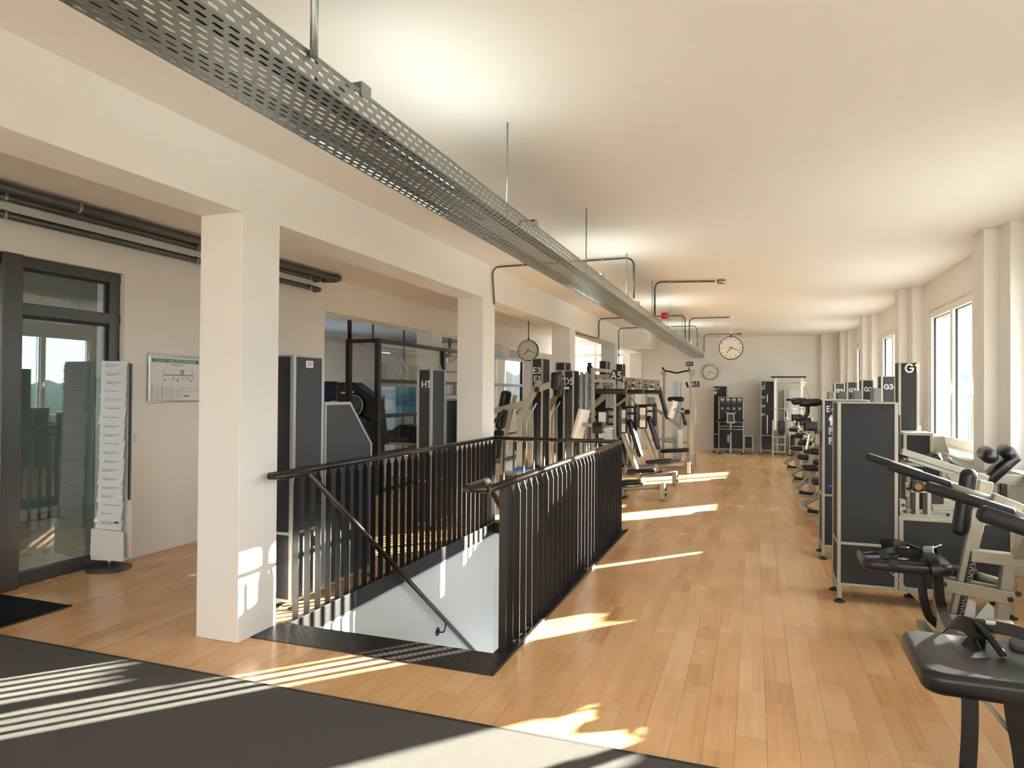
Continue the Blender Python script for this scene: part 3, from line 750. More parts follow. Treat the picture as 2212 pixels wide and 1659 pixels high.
# --- two column machines behind the stairwell, with sloping side cabinet
cab = thing('leg_press_machine', 'tall dark machine column standing right behind the first white pillar', 'gym machine', (-3.14, 4.4, 0), 'column machines by the stairwell')
GM = M['frame_l']; GP = M['panelg']
tower(cab, -3.235, -3.046, 3.95, 4.312, 1.80, .06, .53, GM, GP, front=BK, w=.03, feet=False)
def wedge(t, x0, x1, y0, y1, yb, z0, za, zb, fm, pm):
    o_ = [(y0, z0), (y1, z0), (y1, zb), (yb, za), (y0, za)]
    w = .022
    f = MB()
    for i in range(5):
        a, b = o_[i], o_[(i + 1) % 5]
        for x in (x0 + w / 2, x1 - w / 2): f.bar((x, a[0], a[1]), (x, b[0], b[1]), w, w * 1.1, up=(1, 0, 0))
    for p in o_: f.box(x0, x1, p[0] - w / 2, p[0] + w / 2, p[1] - w / 2, p[1] + w / 2)
    f.build('side_frame', fm, t, bevel=.003)
    cy = (y0 + y1) / 2; cz = (z0 + za) / 2
    ins = [(cy + (p[0] - cy) * .95, cz + (p[1] - cz) * .983) for p in o_]
    for x in (x0 + .004, x1 - .014): MB().prism([(x, p[0], p[1]) for p in ins][::-1], (.01, 0, 0)).build('side_panel', pm, t)
    MB().box(x0 + .01, x1 - .01, y0, yb, za - .004, za + .004).build('lid', pm, t)
    MB().prism([(x0 + .01, yb, za), (x1 - .01, yb, za), (x1 - .01, y1, zb), (x0 + .01, y1, zb)][::-1], (0, .004, .004)).build('lid', pm, t)
wedge(cab, -3.235, -3.046, 4.335, 4.985, 4.66, .07, 1.45, 1.10, GM, GP)
for x in (-3.21, -3.07):
    for y in (4.0, 4.95): foot(cab, x, y, .07, GM)
stk = MB().box(-3.0462, -3.0445, 4.085, 4.17, 1.715, 1.765).build('sticker', M['paper'], cab, bevel=.001)
for k in range(3): MB().box(-3.0444, -3.0440, 4.095, 4.16, 1.728 + k * .011, 1.732 + k * .011).build('sticker_print', M['redink'], stk)
h1 = copy_tree(cab, off=(-.354, 2.87, 0), label='tall machine column marked H1 in the middle of the corridor openings', skip=('sticker',))
code('H1', .078, (-3.40 - .118, 6.814, 1.590), M['letter'], h1, base=h1['_base'])

# --- R1: near cabinet with leg machine beside it
r1 = thing('torso_machine', 'near charcoal cabinet machine with long foam arm bars by the window', 'gym machine', (1.0, 5.6, 0))
tower(r1, .585, .985, 5.585, 5.94, 1.492, .125, .43, feet=False)
for x, y in ((.60, 5.60), (.60, 5.925), (1.12, 5.925)): foot(r1, x, y, .125)
lb_ = MB()
def cab_low(t, x0, x1, y0, y1, z0, z1, fm=FR, pm=PN, feet=()):
    f = MB(); w = .03
    for x in (x0, x1 - w):
        for y in (y0, y1 - w): f.box(x, x + w, y, y + w, z0, z1)
    for z in (z0, z1 - w):
        f.box(x0, x1, y0, y0 + w, z, z + w).box(x0, x1, y1 - w, y1, z, z + w).box(x0, x0 + w, y0, y1, z, z + w).box(x1 - w, x1, y0, y1, z, z + w)
    f.build('lower_frame', fm, t, bevel=.004)
    MB().box(x0 + w, x1 - w, y0 + .008, y0 + .016, z0 + w, z1 - w).build('lower_panel', pm, t)
    MB().box(x0 + w, x1 - w, y1 - .016, y1 - .008, z0 + w, z1 - w).build('lower_panel', pm, t)
    MB().box(x1 - .016, x1 - .008, y0 + w, y1 - w, z0 + w, z1 - w).build('lower_panel', pm, t)
    MB().box(x0 + .008, x0 + .016, y0 + w, y1 - w, z0 + w, z1 - w).build('lower_panel', pm, t)
    MB().box(x0 + w, x1 - w, y0 + w, y1 - w, z1 - .014, z1 - .006).build('lower_lid', fm, t)
    for x, y in feet: foot(t, x, y, z0, fm)
cab_low(r1, .99, 1.70, 5.585, 5.95, .125, .668, feet=((1.68, 5.6), (1.68, 5.93)))
# mechanism on the lower cabinet
mech = MB()
mech.box(1.0, 1.36, 5.60, 5.80, .668, .684).box(1.10, 1.125, 5.61, 5.75, .68, .86).box(1.175, 1.20, 5.61, 5.75, .68, .86).box(1.07, 1.24, 5.61, 5.76, .84, .855).box(1.0, 1.04, 5.62, 5.70, .68, .78)
mech.bar((1.06, 5.68, .90), (1.06, 5.68, .80), .03, .05).bar((1.22, 5.72, .74), (1.44, 5.72, .76), .07, .075)
mech.build('mechanism_bracket', FR, r1, bevel=.004)
MB().box(1.20, 1.29, 5.66, 5.78, .76, .86).build('guide_block', PN, r1, bevel=.006)
br = MB(); br.cyl((1.115, 5.60, .885), (1.115, 5.68, .885), .042, 24).box(1.05, 1.18, 5.60, 5.70, .855, .868); br.build('bearing_housing', M['rubber'], r1, bevel=.002)
MB().cyl((1.115, 5.585, .885), (1.115, 5.602, .885), .024, 20).build('brass_cap', mat('brass', (.22, .12, .06), .5, metal=.8), r1)
MB().cyl((1.14, 5.66, .905), (1.26, 5.70, .90), .038, 20).build('shaft', FR, r1)
for (x, z) in ((1.03, .70), (1.08, .695), (1.30, .695), (1.02, .745)): MB().cyl((x, 5.592, z), (x, 5.603, z), .012, 6).build('bolt', M['rubber'], r1)
# beige lever block behind with tilted bar
lv = MB(); lv.bar((1.06, 5.9, 1.115), (1.62, 5.9, .93), .06, .05).bar((1.10, 5.9, 1.06), (1.40, 5.9, .96), .05, .03); lv.build('tilted_lever', FR, r1, bevel=.006)
MB().box(.992, 1.012, 5.65, 5.72, 1.12, 1.40).build('black_guard', M['rubber'], r1, bevel=.006)

# --- torso arm station in front of it: pads with belt and slanted post
s1 = thing('belted_seat_machine', 'beige machine with black belted seat and number strip on its slanted post', 'gym machine', (1.1, 4.9, 0))
def slab_pts(pts, z, th): return [(p[0], p[1], z) for p in pts]
MB().pad((.885, 4.86, .495), (1, .0, 0), (0, 1, 0), .50, .36, .075, r=.03, cut=.07).build('seat', VN, s1)
ped = MB(); ped.bar((.72, 4.86, .448), (1.12, 4.86, .442), .10, .014).box(1.06, 1.10, 4.82, 4.90, .10, .44).bar((.80, 4.86, .44), (1.08, 4.86, .14), .03, .008)
ped.build('seat_support', FR, s1, bevel=.002)
def belt(pts, w, wd, name='belt', mt='strap', t=None, th=.005):
    """flat strap swept through pts with width direction wd"""
    m_ = MB(); pts = rounded(pts, .06, 4); wd = Vector(wd).normalized(); n_ = len(pts)
    vs = []
    for i, p in enumerate(pts):
        a = pts[max(0, i - 1)]; b = pts[min(n_ - 1, i + 1)]; tt = (b - a).normalized(); w_ = (wd - tt * wd.dot(tt)).normalized(); nn = tt.cross(w_)
        for sx, sn in ((-1, -1), (1, -1), (1, 1), (-1, 1)): vs.append(p + w_ * (sx * w / 2) + nn * (sn * th / 2))
    fs = [(0, 1, 2, 3)]
    for i in range(n_ - 1):
        for j in range(4): fs.append((i * 4 + j, i * 4 + 4 + j, i * 4 + 4 + (j + 1) % 4, i * 4 + (j + 1) % 4))
    k = (n_ - 1) * 4; fs.append((k + 3, k + 2, k + 1, k))
    m_.add(vs, fs); return m_.build(name, M[mt], t, bevel=.0015)
belt([(.74, 4.76, .54), (.80, 4.74, .575), (.89, 4.78, .572), (.97, 4.80, .55), (1.01, 4.86, .54), (.96, 4.99, .545), (.86, 5.02, .58), (.78, 4.97, .57)], .065, (0, .2, 1), t=s1)
belt([(.80, 4.68, .50), (.80, 4.70, .565), (.86, 4.86, .57), (.92, 4.98, .57)], .05, (1, 0, 0), t=s1)
belt([(1.09, 5.05, .50), (1.08, 5.02, .56), (1.03, 4.90, .60), (1.00, 4.76, .585), (1.02, 4.665, .545), (1.03, 4.65, .47), (1.05, 4.70, .30), (1.10, 4.66, .15), (1.14, 4.62, .06)], .055, (1, .1, .1), t=s1)
belt([(.98, 4.82, .44), (.98, 4.80, .30), (1.02, 4.82, .17), (1.08, 4.84, .12)], .05, (1, 0, 0), t=s1)
MB().tube(rounded([(1.13, 5.0, .59), (1.11, 4.95, .60), (1.05, 4.93, .575)], .02), .006, 8).build('belt_buckle', M['chrome'], s1)
P0, P1 = Vector((1.17, 4.92, .09)), Vector((1.345, 4.92, 1.02))
MB().bar(P0, P1, .05, .075, up=(1, 0, 0)).build('slanted_post', FR, s1, bevel=.008)
MB().capsule(pix(2072, 1158, y=4.8), pix(2095, 1012, y=4.8), .046, 20).build('back_roll', VN, s1)
MB().bar((1.22, 4.84, .80), (1.27, 4.93, .80), .06, .1).build('roll_bracket', FR, s1)
dp = (P1 - P0).normalized()
a_, b_ = P0 + dp * .08, P0 + dp * .50
strip_side = Vector((0, -1, 0))
def on_post(s_, off=.0): return P0 + dp * s_ + Vector((0, -.0258 - off, 0)) + Vector((.012, 0, 0))
MB().bar(on_post(.06), on_post(.50), .002, .036, up=(1, 0, 0)).build('number_strip', M['rubber'], s1)
for k in range(11):
    c = on_post(.09 + .038 * k, .002); ring = [c + Vector((1, 0, 0)) * (.012 * math.cos(q * PI / 6)) + dp * (.012 * math.sin(q * PI / 6)) for q in range(-4, 5)]
    MB().tube(ring, .0016, 6).build('strip_mark', M['letter'], s1)
fr = MB()
fr.bar((1.08, 4.86, .375), (1.48, 4.86, .325), .02, .075).bar((1.08, 4.98, .375), (1.48, 4.98, .325), .02, .075)
fr.bar((1.06, 4.86, .175), (1.47, 4.86, .135), .02, .065).bar((1.06, 4.98, .175), (1.47, 4.98, .135), .02, .065)
fr.build('link_bar', FR, s1, bevel=.004)
MB().bar((1.405, 4.92, .0), (1.462, 4.92, .55), .066, .066, up=(1, 0, 0)).build('rear_post', FR, s1, bevel=.006)
MB().bar((1.26, 4.92, .56), (2.0, 4.92, .525), .07, .075).build('upper_beam', FR, s1, bevel=.006)
MB().bar((1.10, 4.97, .10), (1.10, 4.97, .42), .05, .05).build('front_post', FR, s1, bevel=.005)
for p in ((1.105, 4.845, .378), (1.45, 4.845, .322), (1.445, 4.845, .142), (1.49, 4.845, .36)): MB().cyl(p, (p[0], p[1] + .012, p[2]), .016, 16).build('end_cap', M['rubber'], s1)
MB().cyl((1.10, 5.10, .43), (1.34, 5.10, .40), .035, 16).build('ankle_roll', FM, s1); MB().cyl((1.34, 5.10, .40), (1.47, 5.02, .38), .022, 12).build('roll_tube', FR, s1)
MB().cyl((1.95, 4.92, .0), (1.95, 4.92, .52), .03, 12).build('end_post', FR, s1)
ba = MB(); ba.bar((1.03, 4.82, .05), (1.03, 5.1, .05), .05, .05); ba.bar((1.03, 4.92, .03), (2.0, 4.92, .03), .06, .05); ba.build('base_beam', FR, s1, bevel=.005)
# folded papers wedged between the bars
pp = thing('paper_notes', 'crumpled white papers stuck between the lower bars of the belted machine', 'paper', (1.3, 4.93, .24))
MB().prism([(1.20, 4.93, .17), (1.29, 4.93, .15), (1.30, 4.95, .26), (1.22, 4.95, .29)], (0, .003, 0)).build('sheet', M['paper'], pp)
MB().prism([(1.27, 4.91, .15), (1.40, 4.91, .13), (1.42, 4.93, .22), (1.36, 4.94, .27)], (0, .003, 0)).build('sheet', M['galv'], pp)
# long foam covered arms of the belted machine
for (a, b, c, rr) in ((pix(1871, 985, y=4.9), pix(1990, 1024, y=4.9), pix(2110, 1064, y=4.9), .024), (pix(1919, 1005, y=4.6), pix(2053, 1049, y=4.6), pix(2150, 1081, y=4.6), .028), (pix(2000, 1050, y=4.45), pix(2188, 1109, y=4.45), pix(2240, 1126, y=4.45), .031)):
    d = (b - a).normalized()
    MB().tube([a, a + d * .012, b - d * .01, b], [rr * .75, rr, rr, rr * .92], 20).build('foam_grip', FM, s1)
    MB().tube([b, c], rr * .66, 16).build('arm_tube', FR, s1)
MB().bar(pix(2140, 1078, y=4.6), pix(2205, 1104, y=4.6), .07, .08).build('arm_head', FR, s1, bevel=.008)
MB().bar((1.50, 4.6, .88), (1.50, 4.92, .56), .05, .05).bar((1.60, 4.45, .80), (1.60, 4.92, .56), .05, .05).build('arm_carrier', FR, s1)

# --- head and neck machine behind
hm = thing('neck_machine', 'beige machine with tilted black head rolls in front of the window', 'gym machine', (1.7, 6.6, 0))
MB().bar((1.50, 6.5, .85), (1.50, 6.5, .03), .07, .07).bar((1.90, 6.5, .86), (1.90, 6.5, .03), .07, .07).bar((1.35, 6.5, .03), (1.98, 6.5, .03), .07, .06).build('stand', FR, hm, bevel=.006)
MB().bar((1.46, 6.5, .885), (2.02, 6.5, .865), .07, .09).build('cross_beam', FR, hm, bevel=.006)
MB().bar((1.53, 6.5, .93), (1.60, 6.5, .84), .09, .12).build('beam_head', FR, hm, bevel=.008)
MB().pad((1.87, 6.5, .955), Vector((.66, 0, .72)), (0, 1, 0), .34, .18, .085, r=.03).build('back_plate', VN, hm)
MB().capsule((1.77, 6.34, 1.055), (1.80, 6.64, 1.075), .060, 20).build('head_roll', VN, hm)
MB().capsule((1.905, 6.36, 1.085), (1.93, 6.62, 1.10), .054, 20).build('head_roll', VN, hm)
MB().box(1.86, 1.90, 6.42, 6.46, .62, .84).build('adjuster', M['rubber'], hm)
def seatpads(t, yy):
    MB().pad((1.375, yy, .96), Vector((.9, 0, -.35)), (0, 1, 0), .22, .25, .05, r=.018, cut=.05).build('thigh_pad', VN, t)
    MB().pad((1.56, yy - .1, .925), Vector((.85, -.2, .25)), (0, 1, .1), .24, .26, .06, r=.02, cut=.05).build('thigh_pad', VN, t)
    MB().pad((1.66, yy - .05, .905), Vector((.55, 0, -.8)), (0, 1, 0), .20, .26, .06, r=.02, cut=.05).build('thigh_pad', VN, t)
    MB().pad((1.82, yy - .2, .87), Vector((.8, 0, -.5)), (0, 1, .2), .26, .22, .03, r=.01, cut=.03).build('foot_plate', M['panelg'], t)
ad = thing('adductor_machine', 'machine with glossy angled thigh pads below the window sill', 'gym machine', (1.6, 8.0, 0))
seatpads(ad, 7.25 + .3)
cab_low(ad, 1.36, 1.66, 7.3, 7.62, .10, .90, feet=((1.38, 7.32), (1.64, 7.32)))
MB().bar((1.35, 7.85, .03), (1.95, 7.85, .03), .08, .06).bar((1.6, 7.85, .03), (1.6, 7.62, .88), .08, .08).build('stand', FR, ad, bevel=.006)
tower(ad, pix(1941, 800, y=8.4).x, pix(1985, 800, y=8.4).x, 8.4, 8.62, 1.905, .10, 1.14)
cab_low(ad, 1.45, 1.75, 8.64, 8.94, .08, 1.2, feet=())  # unseen cabinet behind the column, added to block a sun patch
cab_low(ad, 1.47, 1.74, 8.05, 8.38, .08, 1.155, feet=((1.5, 8.07), (1.72, 8.07)))
code('G1', .085, (pix(1956, 803, y=8.4).x, 8.394, pix(1955, 804, y=8.4).z), M['letter'], ad, wt=.19)
bl_ = MB(); bl_.prism([(1.74, 8.1, .98), (1.90, 8.1, .94), (1.86, 8.1, 1.12), (1.74, 8.1, 1.12)], (0, .2, 0)); bl_.build('lever_cover', FR, ad, bevel=.01)

# --- nearest seat, mostly outside the picture
s0 = thing('belted_bench_machine', 'nearest black belted bench with hanging straps in the bottom corner', 'gym machine', (1.2, 3.2, 0))
MB().pad((1.06, 3.15, .475), (1, -.02, 0), (0.02, 1, 0), .92, .52, .085, r=.028, cut=.075, n=6).build('seat', VN, s0)
MB().bar((.98, 3.2, .425), (1.46, 3.2, .42), .10, .02).bar(pix(2106, 1488, y=3.05), pix(2235, 1645, y=3.05), .012, .018).box(1.40, 1.46, 3.16, 3.24, .0, .42).build('seat_support', FR, s0, bevel=.003)
belt([(.795, 3.44, .53), (.81, 3.40, .575), (.85, 3.33, .585), (.885, 3.28, .55), (.86, 3.24, .525), (.82, 3.28, .53)], .075, (.6, .5, .6), t=s0)
belt([(.875, 3.32, .60), (.895, 3.24, .575), (.925, 3.17, .525)], .024, (1, 0, 0), t=s0, name='strap_loop', th=.012)
belt([(.87, 3.33, .59), (.98, 3.28, .60), (1.09, 3.20, .585), (1.18, 3.08, .545), (1.24, 2.97, .52), (1.28, 2.87, .47)], .05, (.1, .15, 1), t=s0)
MB().box(.90, 1.00, 3.30, 3.34, .60, .62).build('belt_buckle', M['chrome'], s0, bevel=.005)
belt([pix(2094, 1470, y=2.93), pix(2096, 1540, y=2.92), pix(2094, 1610, y=2.91), pix(2090, 1664, y=2.90), (pix(2088, 1700, y=2.90).x, 2.90, .03)], .055, (1, 0, 0), t=s0, name='hanging_strap')
belt([pix(2186, 1480, y=3.0), pix(2192, 1545, y=3.0), pix(2206, 1610, y=3.0), (pix(2225, 1660, y=3.0).x, 3.0, .03)], .065, (1, 0, 0), t=s0, name='hanging_strap')
wp = MB(); wp.pad((1.18, 3.30, .525), (1, -.25, 0), (.25, 1, 0), .38, .14, .022, r=.008, cut=.04); wp.build('woven_mat', M['mat_dark'], s0)
MB().tube([(.93, 3.5, 1.035), (.945, 3.5, 1.03), (1.6, 3.5, .82)], [.028, .038, .038], 20).build('foam_grip', FM, s0)
MB().tube([(1.6, 3.5, .82), (1.9, 3.5, .70), (1.9, 3.5, .03)], .03, 12).build('arm_tube', FR, s0)
MB().bar((1.3, 3.2, .03), (2.0, 3.5, .03), .07, .06).build('base_beam', FR, s0, bevel=.006)

# --- E4 cabinet machine behind the near cabinet
e4 = thing('arm_machine', 'charcoal cabinet machine marked E4 with body pictograms and padded arms', 'gym machine', (.9, 7.1, 0))
tower(e4, .60, 1.0, 6.98, 7.34, 1.498, .115, .59)
code('E4/', .050, (.642, 6.980, 1.385), M['letter'], e4)
def body_mark(t, cx, y, cz, h, mt=None, name='body_pictogram', base=None):
    m_ = MB(); mt = mt or M['letter']; s_ = h
    m_.disc((cx, y, cz + .45 * s_), (0, -1, 0), .07 * s_, 14, .001)
    def q(pts): m_.prism([(cx + a * s_, y, cz + b * s_) for a, b in pts], (0, -.001, 0))
    q([(-.13, .36), (.13, .36), (.19, .2), (.22, -.05), (.16, -.05), (.11, .18), (.10, -.02), (-.10, -.02), (-.11, .18), (-.16, -.05), (-.22, -.05), (-.19, .2)][::-1])
    q([(-.10, -.02), (-.01, -.02), (-.02, -.5), (-.08, -.5)]); q([(.01, -.02), (.10, -.02), (.08, -.5), (.02, -.5)])
    return m_.build(name, mt, t, base=base)
body_mark(e4, .678, 6.984, 1.302, .10)
body_mark(e4, .728, 6.984, 1.302, .10)
def use_mark(t, cx, y, cz, s_, flip=1):
    m_ = MB(); m_.box(cx - s_ / 2, cx + s_ / 2, y - .001, y, cz - s_ / 2, cz + s_ / 2); b_ = m_.build('exercise_pictogram', M['greyink'], t)
    m2 = MB(); m2.disc((cx + .05 * s_ * flip, y - .0012, cz + .22 * s_), (0, -1, 0), .1 * s_, 10, .001)
    m2.prism([(cx - .38 * s_, y - .0012, cz - .4 * s_), (cx + .1 * s_, y - .0012, cz - .38 * s_), (cx + .3 * s_, y - .0012, cz + .05 * s_), (cx + .02 * s_, y - .0012, cz + .12 * s_), (cx - .12 * s_, y - .0012, cz - .1 * s_)], (0, -.001, 0))
    m2.build('pictogram_figure', BK, b_)
for k, z in enumerate((1.205, 1.112)):
    use_mark(e4, .690, 6.983, z, .07, 1 - 2 * k); use_mark(e4, .79, 6.983, z, .07, 1)
MB().box(.66, .76, 6.974, 6.978, .68, .70).build('blue_note', M['blue'], e4)
hub = MB(); hub.box(.54, .60, 7.02, 7.12, 1.05, 1.17); hub.build('lever_housing', FR, e4, bevel=.02)
MB().cyl((.50, 7.07, 1.11), (.545, 7.07, 1.11), .018, 12).build('axle', M['chrome'], e4)
MB().bar((.50, 7.07, 1.17), (.47, 7.07, 1.01), .035, .03, up=(1, 0, 0)).build('chrome_crank', M['chrome'], e4, bevel=.012)
hp = MB(); hp.capsule((.40, 7.2, 1.46), (.63, 7.2, 1.47), .040, 14).capsule((.34, 7.25, 1.475), (.50, 7.25, 1.475), .036, 12); hp.build('forearm_roll', VN, e4)
MB().cyl((.30, 7.22, 1.49), (.38, 7.22, 1.49), .012, 10).build('grip', FM, e4)
MB().tube(rounded([(.49, 7.2, 1.44), (.49, 7.2, 1.36), (.46, 7.2, 1.31), (.39, 7.2, 1.29)], .06), .019, 14).build('curved_handle', VN, e4)
MB().bar((.60, 7.2, 1.46), (.60, 7.2, 1.2), .04, .05).build('arm_bracket', FR, e4)

# --- row of leg machines along the window side
def leg_machine(y, x, label, letter, tower_px, tower_y, tz, lx):
    t = thing('hip_machine', label, 'gym machine', (x + .5, y, 0), 'hip machines along the window wall')
    X = x
    MB().bar((X - .02, y, .09), (X + .9, y, .09), .06, .07).build('base_beam', FR, t, bevel=.005)
    MB().bar((X + .18, y - .02, .10), (X + .18, y - .02, 1.02), .07, .09, up=(1, 0, 0)).build('front_post', FR, t, bevel=.006)
    MB().bar((X + .12, y, .10), (X - .06, y - .05, .22), .03, .03).bar((X + .14, y, .30), (X - .03, y - .08, .20), .025, .03).bar((X - .05, y - .2, .22), (X - .05, y + .15, .22), .03, .03).build('foot_bracket', FR, t, bevel=.004)
    MB().cyl((X + .0, y - .16, .15), (X + .22, y - .16, .135), .022, 12).build('foot_roll', FM, t)
    MB().pad((X + .19, y - .05, .50), (1, 0, 0), (0, 1, 0), .30, .30, .08, r=.03).build('seat', VN, t)
    MB().pad((X + .18, y - .1, 1.09), (1, 0, 0), (0, 0, 1), .20, .13, .07, r=.025).build('chest_pad', VN, t)
    MB().capsule((X + .02, y - .12, .86), (X + .22, y - .12, .855), .04, 12).build('thigh_roll', VN, t)
    MB().capsule((X + .05, y - .2, .74), (X + .26, y - .2, .735), .035, 12).build('thigh_roll', VN, t)
    MB().tube(rounded([(X + .15, y - .06, 1.0), (X + .02, y - .06, 1.03), (X - .02, y - .06, 1.09), (X - .02, y - .06, 1.20)], .05), .012, 10).build('hand_grip', FR, t)
    MB().capsule((X - .02, y - .06, 1.09), (X - .02, y - .06, 1.21), .019, 10).build('grip_sleeve', FM, t)
    MB().box(X + .14, X + .26, y - .02, y + .06, .82, 1.0).build('lever_block', FR, t, bevel=.01)
    MB().cyl((X + .06, y - .02, .93), (X + .14, y - .02, .93), .03, 14).build('pivot', M['chrome'], t)
    MB().bar((X - .03, y - .14, .24), (X + .20, y, .42), .025, .02).build('brace', FR, t)
    cab_low(t, X + .62, X + .92, y + .1, y + .45, .10, 1.12, feet=())  # cabinet added to block sunlight on its way to the aisle floor
    x0 = pix(tower_px[0], 840, y=tower_y).x; x1 = pix(tower_px[1], 840, y=tower_y).x
    tower(t, x0, x1, tower_y, tower_y + .25, tz, .08, None)
    MB().bar((X + .88, y, .09), ((x0 + x1) / 2, tower_y + .1, .09), .06, .06).build('base_link', FR, t)
    if letter: code(letter, .058, (x0 + .040, tower_y + .0, tz - .17), M['letter'], t, wt=.19)
    bx = MB(); bx.prism([(x0 - .13, tower_y - .1, 1.2), (x0 - .01, tower_y - .1, 1.2), (x0 - .01, tower_y - .1, tz - .16), (x0 - .10, tower_y - .1, tz - .16)], (0, .25, 0)); bx.build('cam_cover', M['pipe'], t, bevel=.006)
    MB().box(x0 - .13, x0 - .02, tower_y - .03, tower_y + .08, .12, 1.2).build('rear_post', FR, t, bevel=.006)
    return t
leg_machine(9.0, .60, 'hip machine with column marked G3 directly behind the E4 cabinet', 'G3-7', (1903, 1936), 9.9, 1.79, 0)
leg_machine(10.6, .60, 'second hip machine after the E4 cabinet, footrest reaching into the aisle', 'G3-7', (1861, 1889), 11.2, 1.765, 0)
leg_machine(12.3, .62, 'third hip machine after the E4 cabinet, low footrest', 'G3-5', (1829, 1854), 12.3, 1.755, 0)
leg_machine(14.2, .60, 'last hip machine of the window row, closest to the squat rack', 'G3-5', (1802, 1826), 13.5, 1.75, 0)

# --- E3/E1 machines behind the stairwell end
def press_machine(y, xw, ztop, label, lines, offx=0.0):
    """tall column with a bent beige guide frame in front and a seat with curved lever to the left"""
    t = thing('leg_extension_machine', label, 'gym machine', (xw - .2, y, 0), 'tall E3 column machines')
    x0 = xw; tower(t, x0, x0 + .17, y, y + .36, ztop, .08, None, front=BK)
    z = ztop - .22
    for i, l in enumerate(lines): code(l, .078, (x0 + (.038 if i == 0 else .05), y + .0, z + .01 - i * .118), M['letter'], t)
    yy = y - .12
    for dy in (0, .09):
        g = MB()
        a = [(x0 - .12, yy + dy, .03), (x0 - .12, yy + dy, 1.20), (x0 + .17, yy + dy, 1.70)]
        for i in range(2): g.bar(a[i], a[i + 1], .018, .085 if dy == 0 else .05, up=(1, 0, 0))
        g.build('guide_frame', FR, t, bevel=.004)
    MB().tube(rounded([(x0 - .03, yy + .04, .1), (x0 - .03, yy + .04, 1.15), (x0 + .11, yy + .04, 1.40)], .05), .011, 8).build('guide_rod', M['alu'], t)
    MB().tube([(x0 + .06, yy + .04, .1), (x0 + .06, yy + .04, 1.30)], .011, 8).build('guide_rod', M['alu'], t)
    MB().bar((x0 - .18, yy, .88), (x0 + .04, yy, .88), .02, .04).build('guide_clamp', M['alu'], t)
    MB().bar((x0 - .5, yy, 1.28), (x0 + .02, yy, 1.42), .03, .075).bar((x0 - .62, yy, 1.20), (x0 - .48, yy, 1.285), .03, .07).build('lever_arm', FR, t, bevel=.006)
    MB().cyl((x0 + .13, yy - .02, 1.58), (x0 + .13, yy + .04, 1.58), .04, 18).build('pivot', M['rubber'], t)
    MB().bar((x0 + .10, yy, 1.58), (x0 + .34, yy, 1.66), .03, .09).build('short_arm', FR, t, bevel=.008)
    MB().pad((x0 + .40, yy, 1.70), (0, 0, 1), (1, 0, 0), .24, .14, .10, r=.03).build('shin_pad', VN, t)
    return t
E3a = press_machine(8.95, pix(1147, 800, y=8.95).x, 2.02, 'tall E3 E1 column machine closest to the stairwell end railing', ('E3', 'E1'))
E3b = press_machine(10.45, pix(1199, 800, y=10.45).x, 2.03, 'second E3 E1 column machine seen behind the first one', ('E3', 'E1'))
# reclining seat of the first one
MB().pad((-3.375, 9.05, 1.29), Vector((.18, 0, 1)), (0, 1, 0), .56, .26, .09, r=.03).build('backrest', VN, E3a)
MB().pad((-3.45, 9.05, .80), Vector((.06, 0, 1)), (0, 1, 0), .42, .26, .09, r=.03).build('lower_backrest', VN, E3a)
MB().bar((-3.20, 9.05, 1.50), (-3.36, 9.05, .85), .04, .05, up=(1, 0, 0)).bar((-3.36, 9.05, .85), (-3.42, 9.05, .05), .05, .05, up=(1, 0, 0)).build('backrest_post', FR, E3a, bevel=.004)
MB().bar((-3.52, 8.8, 1.02), (-3.26, 8.8, 1.30), .03, .035).build('side_lever', M['rubber'], E3a)
MB().capsule((-3.18, 8.92, .80), (-2.98, 8.92, .80), .085, 16).build('knee_roll', VN, E3a)
MB().pad((-2.93, 8.85, .485), (1, 0, .03), (0, 1, 0), .40, .30, .04, r=.015).build('blue_footplate', M['blue'], E3a)
MB().box(-3.3, -2.75, 8.72, 8.80, .12, .40).build('cross_panel', BK, E3a, bevel=.01)
MB().bar((-3.45, 8.9, .04), (-2.3, 8.9, .04), .08, .06).bar((-3.3, 8.88, .42), (-2.7, 8.88, .43), .05, .05).bar((-3.1, 8.88, .04), (-3.1, 8.88, .42), .05, .05).build('base_beam', FR, E3a, bevel=.005)

# --- D5 column
d5 = thing('cable_machine', 'black column machine marked D5 beside the tilted white display', 'gym machine', (-2.5, 9.6, 0))
dx0 = pix(1217, 800, y=9.42).x
tower(d5, dx0, dx0 + .155, 9.42, 9.74, 1.865, .08, None, front=BK)
code('D5', .085, (dx0 + .022, 9.42, 1.665), M['letter'], d5)
MB().box(dx0 + .20, dx0 + .23, 9.60, 9.70, .6, 1.85).box(dx0 + .28, dx0 + .31, 9.60, 9.70, .6, 1.85).build('side_channel', M['galv'], d5)
for z in (1.62, 1.5): MB().box(dx0 + .205, dx0 + .24, 9.57, 9.60, z, z + .07).build('warning_label', M['greyink'], d5)
MB().pad((dx0 - .03, 9.28, 1.61), (0, 0, 1), (1, 0, 0), .26, .14, .10, r=.03).build('shoulder_pad', VN, d5)
MB().bar((dx0 + .08, 9.45, 1.61), (dx0 - .02, 9.30, 1.61), .04, .04).build('pad_arm', FR, d5)
MB().bar((dx0 + .3, 9.65, 0.04), (dx0 + .13, 9.65, .04), .1, .07).bar((dx0 + .255, 9.65, .05), (dx0 + .255, 9.65, .62), .06, .06).build('base_beam', FR, d5)

